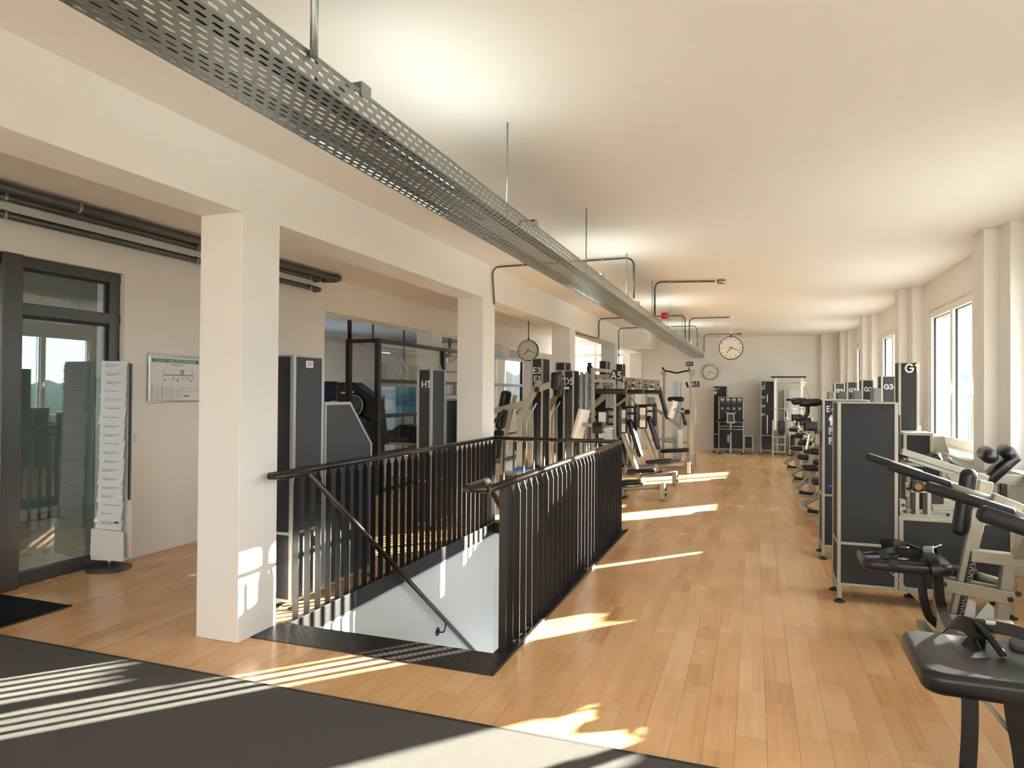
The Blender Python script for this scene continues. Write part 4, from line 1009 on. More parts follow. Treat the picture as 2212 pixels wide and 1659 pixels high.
# --- pullover / seated row machines with the slanted back pads, four in the row
def pull_machine(y, x, label, sign=None, display=True, tall=True):
    t = thing('pullover_machine', label, 'gym machine', (x - .3, y, 0), 'slanted pad machines facing the aisle')
    MB().bar((x - .33, y, .90), (x, y, .03), .05, .06, up=(1, 0, 0)).build('slanted_post', FR, t, bevel=.005)
    MB().bar((x - .33, y + .14, .90), (x, y + .14, .03), .05, .06, up=(1, 0, 0)).build('slanted_post', FR, t, bevel=.005)
    MB().box(x - .04, x + .05, y - .03, y + .17, 0, .025).build('floor_pad', M['rubber'], t)
    MB().pad((x - .105, y + .07, .775), Vector((-.295, 0, .955)), (0, 1, 0), .68, .24, .075, r=.032).build('backrest', VN, t)
    MB().pad((x + .0, y + .05, .225), Vector((1, 0, .1)), (0, 1, 0), .50, .26, .075, r=.03).build('seat', VN, t)
    MB().tube(rounded([(x - .62, y + .05, .10), (x - .1, y + .05, .12), (x + .55, y + .05, .20)], .2), .035, 12).build('base_beam', FR, t)
    MB().box(x + .53, x + .60, y - .04, y + .14, .02, .24).build('beam_end', FR, t, bevel=.01)
    for z in (.08, .16): MB().cyl((x + .60, y + .05, z), (x + .62, y + .05, z), .02, 10).build('end_roller', M['rubber'], t)
    # pad with white cover plates
    MB().pad((x - .30, y - .04, 1.07), (0, 0, 1), (1, 0, 0), .44, .16, .07, r=.02, cut=.03).build('elbow_pad', VN, t)
    for dz in (.12, -.12): MB().box(x - .355, x - .245, y - .084, y - .076, 1.07 + dz - .07, 1.07 + dz + .07).build('cover_plate', M['white'], t, bevel=.003)
    MB().box(x - .35, x - .25, y - .081, y - .076, 1.01, 1.13).build('cover_plate', M['galv'], t)
    # weight column behind
    tower(t, x - .95, x - .60, y + .10, y + .40, 1.78, .08, None, pm=BK, feet=False)
    gf = MB()
    for xx in (x - .62, x - .45): gf.bar((xx, y + .1, .05), (xx, y + .1, 1.30), .03, .035, up=(1, 0, 0))
    gf.bar((x - .92, y + .08, 1.22), (x - .30, y + .08, 1.72), .03, .05, up=(0, 0, 1)).bar((x - .45, y + .1, 1.3), (x - .62, y + .1, 1.55), .03, .035)
    gf.build('guide_frame', FR, t, bevel=.004)
    for xx in (x - .56, x - .50): MB().cyl((xx, y + .12, .1), (xx, y + .12, 1.75), .012, 8).build('guide_rod', M['chrome'], t)
    # overhead arm
    MB().bar((x - .60, y, 1.80), (x + .02, y, 1.76), .05, .06).bar((x - .60, y, 1.66), (x - .05, y, 1.66), .04, .04).build('overhead_arm', FR, t, bevel=.004)
    hd = MB()
    for k in range(3): hd.box(x - .38 + .15 * k, x - .29 + .15 * k, y - .10, y + .02, 1.60 + .05 * (k % 2), 1.78)
    hd.build('hinge_block', FR, t, bevel=.006)
    for k in range(4): MB().cyl((x - .36 + .12 * k, y - .115, 1.68 + .03 * (k % 2)), (x - .36 + .12 * k, y - .10, 1.68 + .03 * (k % 2)), .018, 8).build('hinge_bolt', M['rubber'], t)
    MB().pad((x - .16, y - .1, 1.565), (1, 0, 0), (0, 1, 0), .46, .20, .075, r=.034).build('arm_cushion', VN, t)
    for z in (1.30, 1.19):
        MB().cyl((x - .60, y - .02, z), (x - .43, y - .02, z), .014, 8).build('grip_tube', M['alu'], t)
        MB().cyl((x - .43, y - .02, z), (x - .05, y - .02, z + .005), .021, 10).build('hand_grip', FM, t)
    MB().bar((x - .24, y + .0, 1.66), (x - .24, y + .0, .88), .035, .035, up=(1, 0, 0)).build('upright', FR, t, bevel=.003)
    MB().pad((x - .10, y + .16, 1.12), (0, 0, 1), (0, 1, 0), .46, .2, .06, r=.025).build('head_pad', VN, t)
    if sign:
        s_ = MB().box(x - .17, x + .01, y - .135, y - .125, 1.72, 1.88).build('sign', M['panel'], t, bevel=.002)
        code(sign, .095, (x - .155, y - .1365, 1.752), M['letter'], s_)
        MB().cyl((x - .2, y - .12, 1.6), (x - .2, y - .12, 1.78), .006, 6).build('sign_holder', M['alu'], t)
    return t
pm1 = pull_machine(9.9, -1.81, 'slanted pad machine with the big A5 sign behind the railing corner', 'A5')
pm2 = pull_machine(11.53, -1.815, 'second slanted pad machine from the railing, black backrest')
pm3 = pull_machine(13.3, -1.745, 'third slanted pad machine from the railing, sunlit backrest')
# square gate frame of the first machine
gt = MB(); ya = 9.75
gt.bar((-2.235, ya, 1.15), (-2.235, ya, 1.91), .05, .055, up=(1, 0, 0)).bar((-2.235, ya, 1.885), (-1.95, ya, 1.86), .05, .05).bar((-2.235, ya, 1.72), (-1.90, ya, 1.715), .05, .05).bar((-1.915, ya, 1.74), (-1.90, ya, .03), .035, .04, up=(1, 0, 0)).bar((-2.235, ya, 1.15), (-2.235, ya, .03), .05, .055, up=(1, 0, 0))
gt.build('gate_frame', FR, pm1, bevel=.004)

def display(t, p, q, arm_to, wdt=.26, th=.06):
    """white monitor back on an arm, edge-on tilted"""
    p, q = Vector(p), Vector(q); c = (p + q) / 2; ax = (q - p).normalized()
    MB().pad(c, ax, Vector((.38, .92, 0)), (q - p).length, wdt, th, r=.015, cut=.02).build('display_housing', M['white'], t)
    MB().cyl(c + Vector((.02, 0, 0)), arm_to, .028, 14).build('display_arm', M['galv'], t)
    return c
tm = thing('display_station', 'white tilted display on a grey arm with black bellows behind the railing', 'display', (-1.95, 9.3, 0), 'white displays on arms')
display(tm, (-2.36, 9.3, .90), (-2.25, 9.3, 1.31), (-2.02, 9.3, 1.06), .22, .07)
MB().cyl((-2.04, 9.3, 1.05), (-1.84, 9.3, 1.04), .055, 16).build('arm_housing', M['galv'], tm)
MB().tube([(-2.12 + .012 * k, 9.3, 1.055) for k in range(12)], [.065 if k % 2 else .085 for k in range(12)], 16).build('rubber_bellows', M['rubber'], tm)
MB().box(-1.97, -1.85, 9.27, 9.36, .0, 1.02).build('pedestal', M['galv'], tm, bevel=.01)
MB().tube(rounded([(-2.24, 9.28, 1.02), (-2.2, 9.28, .92), (-2.26, 9.28, .82), (-2.1, 9.3, .7), (-1.95, 9.3, .6)], .06), .005, 6).build('cable', M['cable'], tm)
# grey bins seen through the far railing
for k, x in enumerate((-2.16, -1.97)):
    MB().box(x, x + .17, 9.28 - .0 + .12, 9.55, .30, .78).build('side_box', M['galv'], tm, bevel=.01)

# --- lat pull machine with tall post
lp = thing('pull_up_station', 'tall beige post machine with wavy black bar and A5 tag near the far wall', 'gym machine', (-1.3, 14.5, 0))
MB().box(-1.315, -1.20, 14.47, 14.58, .02, 1.21).build('main_post', FR, lp, bevel=.008)
MB().box(-1.34, -1.16, 14.40, 14.62, .03, .27).build('post_foot', FR, lp, bevel=.01); MB().box(-1.33, -1.2, 14.4, 14.6, 0, .03).build('foot_pad', M['rubber'], lp)
MB().bar((-1.255, 14.55, 1.2), (-1.25, 14.55, 2.04), .05, .05).build('upper_post', FR, lp, bevel=.004)
MB().bar((-1.82, 14.55, .05), (-1.80, 14.55, 2.0), .05, .05, up=(1, 0, 0)).build('upper_post', FR, lp, bevel=.004)
MB().box(-1.82, -1.25, 14.53, 14.58, .03, .09).box(-1.8, -1.25, 14.53, 14.57, .5, .54).build('cross_rail', FR, lp, bevel=.004)
MB().tube(rounded([(-1.83, 14.5, 2.09), (-1.80, 14.5, 2.02), (-1.68, 14.5, 2.0), (-1.54, 14.5, 1.965), (-1.40, 14.5, 2.0), (-1.27, 14.5, 2.02), (-1.29, 14.5, 2.09)], .05), .018, 10).build('wavy_bar', FM, lp)
MB().box(-1.86, -1.76, 14.5, 14.58, 1.93, 2.0).box(-1.29, -1.17, 14.5, 14.58, 1.93, 2.04).build('bar_bracket', FR, lp, bevel=.004)
MB().capsule((-1.30, 14.48, 1.66), (-1.34, 14.48, 1.78), .022, 10).build('hook_grip', FM, lp)
MB().bar((-1.52, 14.4, .85), (-1.25, 14.5, .85), .22, .03).build('tray_shelf', FR, lp)
s_ = MB().box(-1.35, -1.20, 14.46, 14.466, 2.11, 2.20).build('sign', M['panel'], lp); code('K2-4', .042, (-1.332, 14.458, 2.137), M['letter'], s_)
MB().cyl((-1.275, 14.465, 2.02), (-1.275, 14.465, 2.12), .005, 6).build('sign_holder', M['alu'], lp)
MB().pad((-1.56, 14.35, .36), Vector((1, 0, .08)), (0, 1, 0), .58, .26, .075, r=.03).build('seat', VN, lp)
MB().pad((-1.80, 14.4, 1.35), Vector((-.28, 0, .95)), (0, 1, 0), .72, .24, .07, r=.03).build('backrest', VN, lp)
MB().bar((-2.02, 14.45, 1.25), (-1.45, 14.45, .82), .05, .05).bar((-1.98, 14.45, 1.3), (-1.86, 14.45, .1), .05, .05).bar((-2.05, 14.45, .55), (-1.5, 14.45, .60), .04, .05).bar((-2.0, 14.45, .1), (-1.3, 14.45, .1), .05, .06).build('seat_frame', FR, lp, bevel=.004)
MB().box(-2.14, -1.98, 14.4, 14.5, 1.30, 1.46).build('lever_block', M['galv'], lp, bevel=.02)
MB().capsule((-1.70, 14.3, 1.42), (-1.36, 14.3, 1.42), .05, 12).build('arm_roll', VN, lp)
MB().pad((-1.38, 14.4, 1.06), Vector((-.2, 0, 1)), (0, 1, 0), .36, .22, .06, r=.025).build('leg_pad', VN, lp)
MB().box(-1.63, -1.48, 14.7, 14.9, .05, 2.05 - .25).build('weight_column', M['galv'], lp, bevel=.01)
MB().box(-1.50, -1.40, 14.38, 14.46, .30, .80).build('side_cover', M['whitepaint'], lp, bevel=.01)
a5 = thing('tag_stand', 'thin stand carrying the small A5 tag beside the tall post', 'sign', (-1.18, 14.9, 0))
MB().cyl((-1.18, 14.9, 0), (-1.18, 14.9, 1.80), .006, 8).build('thin_pole', M['alu'], a5)
MB().tube([(-1.18, 14.9, 0), (-1.18, 14.9, .01)], .06, 20).build('base_plate', M['galv'], a5)
s_ = MB().box(-1.265, -1.105, 14.885, 14.892, 1.68, 1.80).build('sign', M['panel'], a5); code('A5', .072, (-1.245, 14.882, 1.705), M['letter'], s_)
tm2 = thing('display_station', 'far white tilted display mounted beside the tall post machine', 'display', (-1.33, 13.9, 0), 'white displays on arms')
display(tm2, (-1.60, 13.9, 1.05), (-1.50, 13.9, 1.39), (-1.28, 13.9, 1.17), .2, .06)
MB().cyl((-1.30, 13.9, 1.17), (-1.20, 13.9, 1.17), .05, 14).build('rubber_bellows', M['rubber'], tm2)
MB().box(-1.22, -1.14, 13.86, 13.94, .0, 1.24).build('pedestal', FR, tm2, bevel=.006)

# --- more columns behind the row: two short dark heads and a column with a figure on top
for i, (px0, px1, yy, zt, lab) in enumerate(((1294, 1321, 13.0, pix(1300, 779, y=13.0).z, 'dark column head rising behind the A5 sign'), (1330, 1354, 14.6, pix(1340, 786, y=14.6).z, 'dark column head furthest along the beam, above the A5 sign'))):
    t = thing('weight_column', lab, 'gym machine', (pix(px0, 780, y=yy).x, yy, 0), 'column heads behind the slanted pad row')
    x0 = pix(px0, 780, y=yy).x; x1 = pix(px1, 780, y=yy).x
    tower(t, x0, x0 + .16, yy, yy + .30, zt, .08, None, front=BK)
pt = thing('guide_frame_machine', 'dark triangular cable machine between D5 column and A5 sign', 'gym machine', (-2.6, 11.2, 0))
xa = pix(1254, 830, y=10.9).x
MB().prism([(xa + .02, 10.9, 1.17), (xa + .34, 10.9, 1.48), (xa + .34, 10.9, 1.80), (xa + .02, 10.9, 1.80)][::-1], (0, .03, 0)).build('dark_panel', BK, pt)
fr_ = MB(); fr_.bar((xa, 10.9, .03), (xa, 10.9, 1.84), .04, .045, up=(1, 0, 0)).bar((xa, 10.9, 1.82), (xa + .55, 10.9, 1.82), .04, .045).bar((xa, 10.9, 1.14), (xa + .5, 10.9, 1.62), .04, .05).bar((xa + .5, 10.9, .03), (xa + .5, 10.9, 1.82), .03, .035, up=(1, 0, 0))
fr_.build('outer_frame', FR, pt, bevel=.004)
fg = thing('figurine', 'small dark figurine standing on top of the cable machine', 'figurine', (xa + .15, 10.9, 1.845))
MB().tube([(xa + .15, 10.9, 1.845), (xa + .15, 10.9, 1.87), (xa + .16, 10.9, 1.95), (xa + .15, 10.9, 2.0), (xa + .155, 10.9, 2.04)], [.05, .04, .06, .03, .045], 12).build('figure_body', M['rubber'], fg)

# --- machines on the far wall
fh = thing('pictogram_cabinet_machine', 'dark cabinet machine marked H3-7 with pictograms under the far clock', 'gym machine', (-.65, 18.4, 0))
FYW = 18.45
def fx(px): return pix(px, 900, y=FYW).x
def fz(py): return pix(1600, py, y=FYW).z
tower(fh, fx(1540), fx(1571), FYW, FYW + .35, fz(834), .10, .47, pm=PN)
tower(fh, fx(1553), fx(1607), FYW - .28, FYW - .04, fz(858), .12, .62, pm=PN)
cab_low(fh, fx(1607), fx(1627), FYW - .05, FYW + .25, .12, .47, feet=((fx(1626), FYW - .03),))
code('H3-7', .05, (fx(1542), FYW - .002, fz(843)), M['letter'], fh)
body_mark(fh, fx(1543.5), FYW - .004, fz(849), .09); body_mark(fh, fx(1547), FYW - .004, fz(849), .09)
for k in range(4):
    x = fx(1561.5 + 12.2 * k)
    body_mark(fh, x - .025, FYW - .286, fz(864), .09); body_mark(fh, x + .025, FYW - .286, fz(864), .09)
    MB().box(x - .045, x + .045, FYW - .288, FYW - .284, fz(871), fz(869.5)).build('red_caption', M['redink'], fh)
    use_mark(fh, x, FYW - .286, fz(882.5), .06)
    MB().box(x - .045, x + .045, FYW - .288, FYW - .284, fz(858.2) - .045, fz(858.2) - .04).build('caption_line', M['greyink'], fh)
sf = MB(); c = fx(1580); yy = FYW - .55
sf.box(c - .09, c - .065, yy, yy + .03, fz(911), fz(892)).box(c + .065, c + .09, yy, yy + .03, fz(911), fz(892)).box(c - .09, c + .09, yy, yy + .03, fz(894), fz(891)).box(c - .09, c + .09, yy, yy + .03, fz(913), fz(910))
sf.bar((c - .09, yy + .01, fz(892)), (c - .12, yy + .01, fz(888)), .02, .02).bar((c + .09, yy + .01, fz(892)), (c + .12, yy + .01, fz(888)), .02, .02)
sf.build('pad_frame', FR, fh, bevel=.003)
MB().box(c - .06, c + .06, yy + .005, yy + .025, fz(910), fz(895)).build('chest_pad', VN, fh, bevel=.006)
MB().box(c - .02, c + .02, yy + .02, yy + .06, .05, fz(912)).build('seat_post', FR, fh, bevel=.003)
MB().box(c - .14, c + .14, yy - .12, yy + .2, 0, .03).build('base_plate', FR, fh, bevel=.003)
MB().pad((c, yy + .02, fz(929)), (1, 0, 0), (0, 1, 0), .26, .24, .06, r=.025).build('seat', VN, fh)
MB().box(fx(1573) - .0, fx(1577), yy - .02, yy + .03, .32, .50).build('adjuster', FR, fh, bevel=.004)
MB().bar((fx(1550), yy + .15, fz(910)), (fx(1609), yy + .15, fz(910)), .03, .035).bar((fx(1556), yy + .2, fz(920)), (fx(1606), yy + .2, fz(920)), .02, .02).build('arm_bar', FR, fh)
MB().capsule((fx(1589), yy + .1, fz(906)), (fx(1607), yy + .1, fz(907)), .045, 12).build('arm_roll', VN, fh)
MB().capsule((fx(1551), yy + .1, fz(908)), (fx(1570), yy + .1, fz(908)), .035, 12).build('arm_roll', VN, fh)

fj = thing('squat_rack_machine', 'white framed squat rack attached to the dark cabinet marked J', 'gym machine', (.7, 18.3, 0))
tower(fj, fx(1643), fx(1675), FYW, FYW + .35, fz(823), .10, .47)
code('J', .07, (fx(1649), FYW - .002, fz(833)), M['letter'], fj)
MB().box(fx(1645), fx(1655), FYW - .008, FYW - .002, fz(834.5), fz(834)).build('caption_line', M['letter'], fj)
for z in (839, 858, 877, 895):
    for q in (1646.5, 1651): body_mark(fj, fx(q), FYW - .004, fz(z), .075)
MB().box(fx(1656.5), fx(1658.5), FYW - .012, FYW - .004, fz(868), fz(852)).box(fx(1656.5), fx(1658.5), FYW - .012, FYW - .004, fz(935), fz(896)).build('weight_scale', M['white'], fj)
ry = 17.95
def rx(px): return pix(px, 900, y=ry).x
def rz(py): return pix(1700, py, y=ry).z
g = MB(); xl, xr = rx(1674.5), rx(1732)
g.box(xl - .03, xl + .03, ry, ry + .06, rz(930), rz(822)).box(xr - .03, xr + .03, ry, ry + .06, rz(905), rz(822))
g.build('rack_upright', M['whitepaint'], fj, bevel=.006)
MB().tube(rounded([(xl, ry + .03, rz(824)), (xl, ry + .03, rz(815)), (xr, ry + .03, rz(815)), (xr, ry + .03, rz(824))], .09), .026, 12).build('top_hoop', M['whitepaint'], fj)
MB().cyl((rx(1664), ry, rz(813.5)), (rx(1743), ry, rz(813.5)), .012, 8).build('pull_bar', M['chrome'], fj)
MB().pad(((xl + xr) / 2, ry, rz(814.5)), (1, 0, 0), (0, 1, 0), .80, .10, .035, r=.015).build('bar_sleeve', FM, fj)
MB().cyl((xl - .05, ry, rz(883)), (xr + .05, ry, rz(883)), .013, 10).build('barbell', M['chrome'], fj)
b = MB(); b.box(rx(1678) , rx(1682), 18.3, 18.35, .1, rz(826)).box(rx(1695), rx(1699), 18.3, 18.35, .1, rz(826)).box(rx(1678), rx(1730), 18.3, 18.35, rz(828), rz(825))
b.build('rear_frame', FR, fj, bevel=.004)
b = MB(); b.box(rx(1667), rx(1671), ry - .3, ry - .24, 0, rz(908))
for q in (943, 959, 975): b.box(rx(1669), rx(1697), ry - .29, ry - .25, rz(q + 1.2), rz(q - 1.2))
b.build('step_frame', FR, fj, bevel=.004)
MB().pad((rx(1689), ry + .2, rz(925)), (0, 0, 1), (1, 0, 0), .34, .16, .06, r=.02).build('back_pad', VN, fj)
cab_low(fj, rx(1705), rx(1736), 18.2, 18.55, .12, rz(941), feet=((rx(1707), 18.22),))
belt([(rx(1739), ry, rz(832)), (rx(1744), ry - .05, rz(850)), (rx(1747), ry - .1, rz(862))], .05, (0, 1, 0), t=fj)
for q in (826, 832): MB().box(xr + .03, xr + .09, ry, ry + .05, rz(q + 1.5), rz(q - 1.5)).build('hook', M['alu'], fj)
col = thing('round_column', 'round white column standing behind the squat rack', 'column', (rx(1714), 18.8, 0))
MB().cyl((rx(1714), 18.78, 0), (rx(1714), 18.78, 1.65), .22, 32).build('column_shaft', M['whitepaint'], col)

# ================================================================== CLOCKS
def clock(c, dia, label, drop_z=None, group='station clocks', both=False, rod='white'):
    cx, cy, cz = c; r = dia / 2
    t = thing('clock', label, 'clock', (cx, cy, cz), group)
    MB().tube([(cx, cy - .035, cz), (cx, cy + .035, cz)], r, 48).build('case', M['clockrim'], t)
    MB().tube([(cx, cy - .040, cz), (cx, cy - .034, cz)], [r * .99, r], 48).build('rim', M['clockrim'], t)
    MB().disc((cx, cy - .040, cz), (0, -1, 0), r * .925, 48, .002).build('face', M['clockface'], t)
    tk = MB()
    for k in range(12):
        a = k * PI / 6; d = Vector((math.sin(a), 0, math.cos(a)))
        tk.bar(Vector((cx, cy - .0435, cz)) + d * r * .70, Vector((cx, cy - .0435, cz)) + d * r * .86, .002, .0095 * dia / .45, up=(Vector((0, 1, 0)).cross(d)))
    tk.build('hour_marks', M['ink'], t)
    for nm, ang, L_, w in (('minute_hand', 108, .82, .011), ('hour_hand', 219, .55, .014)):
        d = Vector((math.sin(R(ang)), 0, math.cos(R(ang)))); o_ = Vector((cx, cy - .046, cz))
        MB().bar(o_ - d * r * .2, o_ + d * r * L_, .002, w * dia / .45, up=(Vector((0, 1, 0)).cross(d))).build(nm, M['ink'], t)
    MB().disc((cx, cy - .046, cz), (0, -1, 0), .012, 12, .003).build('hub', M['ink'], t)
    if drop_z:
        MB().cyl((cx, cy, cz + r - .005), (cx, cy, drop_z), .011, 12).build('suspension_tube', M[rod], t)
        MB().cyl((cx, cy, drop_z - .03), (cx, cy, drop_z), .04, 20).build('ceiling_rose', M[rod], t)
        MB().cyl((cx, cy, cz + r - .01), (cx, cy, cz + r + .035), .018, 12).build('neck', M['clockrim'], t)
    return t
clock((-.434, 13.84, 2.432), .455, 'large round clock hanging on a white tube in the bright hall', CZ)
cB = clock((-4.40, 13.25, 2.405), .44, 'round clock hanging from the corridor ceiling between two pillars', CZ, rod='pipe')
clock((-1.130, 18.99, 2.117), .405, 'smaller round clock on the far wall under the cable tray end', None)

# ================================================================== BROCHURE STAND, PLAN, SWITCH
rk = thing('brochure_rack', 'tall white brochure rack full of printed sheets beside the glass door', 'brochure rack', (-5.24, 4.34, 0))
MB().tube([(-5.24, 4.34, 0), (-5.24, 4.34, .012), (-5.24, 4.34, .016)], [.175, .175, .15], 40).build('base_disc', M['pipe'], rk)
MB().cyl((-5.24, 4.34, .012), (-5.24, 4.34, .12), .014, 14).build('stem', M['alu'], rk)
rkd = Vector((.93, -.0, 0)).normalized()
rx0, rx1 = -5.40, -5.05
MB().prism([(rx0 - .02, 4.37, .07), (rx1 + .01, 4.37, .10), (rx1 - .02, 4.37, 1.78), (rx0, 4.37, 1.80)], (0, .02, 0)).build('back_board', M['white'], rk)
MB().box(rx1 - .02, rx1 + .005, 4.365, 4.378, .6, 1.77).build('edge_strip', M['pipe'], rk)
MB().prism([(rx0 - .02, 4.30, .07), (rx1 + .012, 4.30, .09), (rx1 + .005, 4.30, .34), (rx0 - .01, 4.30, .34)], (0, .012, 0)).build('lower_panel', M['white'], rk)
rn = random.Random(5); H_ = .073; nrow = 19
heads = [(.12, .16)] * nrow
for k in range(nrow):
    z0 = .345 + k * (1.775 - .345 - H_) / (nrow - 1)
    yy = 4.305 + .055 * (k / nrow) * .6
    sh_ = rn.uniform(-.012, .010)
    x0 = rx0 + .045 + sh_ - (.0 if k % 3 else .012); x1 = rx1 - .025 + sh_ * .6
    sheet = thing('brochure', '', 'brochure', (x0, yy, z0), 'printed sheets in the brochure rack')
    o_ = MB().prism([(x0, yy, z0), (x1, yy, z0), (x1, yy + .02, z0 + H_ * 1.25), (x0, yy + .02, z0 + H_ * 1.25)], (0, .003, 0)).build('paper_sheet', M['paper'], sheet)
    lnm = MB(); u = (yy - .002)
    xs = x0 + .035 + rn.uniform(0, .02); L_ = rn.uniform(.14, .21)
    for j, (ll, dz) in enumerate(((.045, .075), (L_, .055), (L_ * .7, .044))):
        if j == 2 and rn.random() < .4: continue
        z = z0 + dz * .98; ym = yy + .02 * (dz / (H_ * 1.25)) - .0015
        xx = xs; 
        while xx < xs + ll:
            w = rn.uniform(.008, .026); lnm.box(xx, min(xx + w, xs + ll), ym - .0008, ym, z, z + (.0042 if j else .002)); xx += w + .004
    lnm.build('print_lines', M['greyink'], sheet)
    zone = ['lowest', 'second lowest', 'third from the bottom', 'fourth from the bottom', 'fifth from the bottom', 'sixth from the bottom', 'seventh from the bottom', 'eighth from the bottom', 'ninth from the bottom', 'middle', 'ninth from the top', 'eighth from the top', 'seventh from the top', 'sixth from the top', 'fifth from the top', 'fourth from the top', 'third from the top', 'second highest', 'topmost'][k]
    sheet['label'] = 'white printed sheet in the %s pocket of the brochure rack' % zone if k not in (0, 1, 9, 17, 18) else '%s white printed sheet of the brochure rack' % zone
    if k == 0: MB().box(x1 - .07, x1 - .03, yy - .001, yy + .004, z0 + .06, z0 + .072).build('small_mark', M['ink'], sheet)

pn = thing('escape_plan', 'framed escape plan with green header on the corridor wall', 'wall sign', (-5.35, 5.13, 1.65))
PX = -5.352; y0, y1, z0, z1 = 4.815, 5.445, 1.435, 1.875
MB().box(PX - .005, PX + .008, y0 + .01, y1 - .01, z0 + .01, z1 - .01).build('printed_board', M['paper'], pn)
f = MB()
for a, b in (((y0, z0), (y1, z0)), ((y1, z0), (y1, z1)), ((y1, z1), (y0, z1)), ((y0, z1), (y0, z0))): f.bar((PX + .006, a[0], a[1]), (PX + .006, b[0], b[1]), .02, .02, up=(1, 0, 0))
f.build('aluminium_frame', M['alu'], pn, bevel=.006)
for a in (y0, y1):
    for b in (z0, z1): MB().capsule((PX - .002, a, b), (PX + .020, a, b), .016, 12).build('frame_corner', M['chrome'], pn)
xs = PX + .0085
hd = MB().box(xs, xs + .001, y0 + .03, y1 - .03, z1 - .065, z1 - .03).build('green_header', M['green'], pn)
text('FLUCHT- UND RETTUNGSPLAN', .0345, (xs + .001, (y0 + y1) / 2, z1 - .0605), (0, 1, 0), (0, 0, 1), M['letter'], hd, ext=.0004, align='CENTER')
text('1. Obergeschoss', .026, (xs + .001, (y0 + y1) / 2, z1 - .092), (0, 1, 0), (0, 0, 1), M['greyink'], pn, ext=.0004, align='CENTER')
p_ = MB(); Y = lambda u: y0 + u * (y1 - y0); Z = lambda v: z1 - v * (z1 - z0)
def ln(m, u0, v0, u1, v1, w=.0016): m.box(xs, xs + .001, Y(u0), Y(u1) if u1 > u0 else Y(u0) + w, Z(v1) if v1 > v0 else Z(v0) - w, Z(v0))
for q in ((.26, .31, .60, .31), (.68, .31, .83, .31), (.26, .52, .83, .52), (.26, .31, .26, .52), (.83, .31, .83, .52)): ln(p_, *q)
for q in ((.05, .66, .41, .66), (.05, .95, .41, .95), (.05, .66, .05, .95), (.23, .66, .23, .95), (.41, .66, .41, .95)): ln(p_, *q)
for u in (.06, .24, .44, .53, .66, .82):
    for v in (.70, .74, .78, .82, .86, .90):
        if (u > .6 and v > .78): continue
        ln(p_, u, v, u + .02, v + .012); ln(p_, u + .05, v, u + .05 + .08, v + .006)
p_.build('plan_lines', M['greyink'], pn)
g = MB(); g.box(xs, xs + .001, Y(.26), Y(.83), Z(.435), Z(.405)).box(xs, xs + .001, Y(.585), Y(.655), Z(.42), Z(.29)).box(xs, xs + .001, Y(.71), Y(.76), Z(.495), Z(.47)); g.bar((xs + .0005, Y(.65), Z(.42)), (xs + .0005, Y(.71), Z(.48)), .001, .004, up=(1, 0, 0)); g.build('escape_route', M['palegreen'], pn)
k_ = MB(); k_.box(xs, xs + .001, Y(.66), Y(.75), Z(.895), Z(.87))
for u in (.28, .52, .79): k_.box(xs, xs + .001, Y(u), Y(u) + .012, Z(.55), Z(.525))
for u in (.44, .53, .63): k_.box(xs, xs + .001, Y(u), Y(u) + .010, Z(.50), Z(.475))
k_.build('plan_marks', M['ink'], pn)

sw = thing('light_switch', 'white double light switch on the corridor wall beside the brochure rack', 'light switch', (-5.355, 4.715, 1.1))
MB().box(-5.362, -5.350, 4.675, 4.755, 1.06, 1.14).build('cover_plate', M['white'], sw, bevel=.003)
MB().box(-5.352, -5.345, 4.687, 4.743, 1.072, 1.128).build('rocker', M['white'], sw, bevel=.002)
ks = thing('key_switch', 'small key switch on the lobby wall seen through the glass door', 'switch', (-7.4, 7.19, 1.1))
MB().box(-7.45, -7.35, 7.188, 7.2, 1.05, 1.15).build('cover_plate', M['white'], ks, bevel=.003)
MB().prism([(-7.415, 7.186, 1.085), (-7.38, 7.186, 1.10), (-7.415, 7.186, 1.115)], (0, -.002, 0)).build('key_slot', M['ink'], ks)

# ================================================================== GLASS PARTITION AND THE SECOND HALL
gp = thing('glass_partition', 'dark steel framed glass partition in the corridor openings', 'partition', (-5.3, 12, 0))
X_ = -5.30; YA, YE = 8.83, 15.46; ZT = 2.30
f = MB()
for z in (ZT, 1.70, 1.17, .60, .05): f.box(X_ - .03, X_ + .03, YA, YE, z - .03, z + .03)
f.build('transoms', M['partition'], gp, bevel=.003)
for y in (YA, 11.08, 13.3, YE): MB().box(X_ - .035, X_ + .035, y - .04, y + .04, 0, ZT + .03).build('post', M['partition'], gp, bevel=.003)
f = MB(); f.box(-5.80, X_, YA - .03, YA + .03, ZT - .03, ZT + .03).box(-5.84, -5.77, YA - .04, YA + .04, 0, ZT + .03); f.build('side_frame', M['partition'], gp, bevel=.003)
MB().cyl((-5.80, YA, ZT), (-5.80, YA, CZ), .035, 12).build('ceiling_post', M['partition'], gp)
for a, b in ((YA + .04, 11.04), (11.12, 13.26), (13.34, YE - .04)):
    MB().box(X_ - .004, X_ + .004, a, b, .06, ZT - .02).build('glass', M['glass'], gp)
# two frosted decals on the panes
dc = MB()
for yc in (9.55, 10.9):
    z = 1.98; x = X_ + .006
    def bb(a, b, w): dc.bar((x, yc + a[0], z + a[1]), (x, yc + b[0], z + b[1]), .001, w, up=(1, 0, 0))
    bb((-.32, -.26), (-.02, .12), .02); bb((-.02, .12), (.28, -.26), .02); bb((-.16, -.26), (-.02, -.08), .02); bb((-.02, -.08), (.12, -.26), .02)
frost = mat('frosted_decal', (.55, .58, .56), .8)
dc.build('decal', frost, gp)

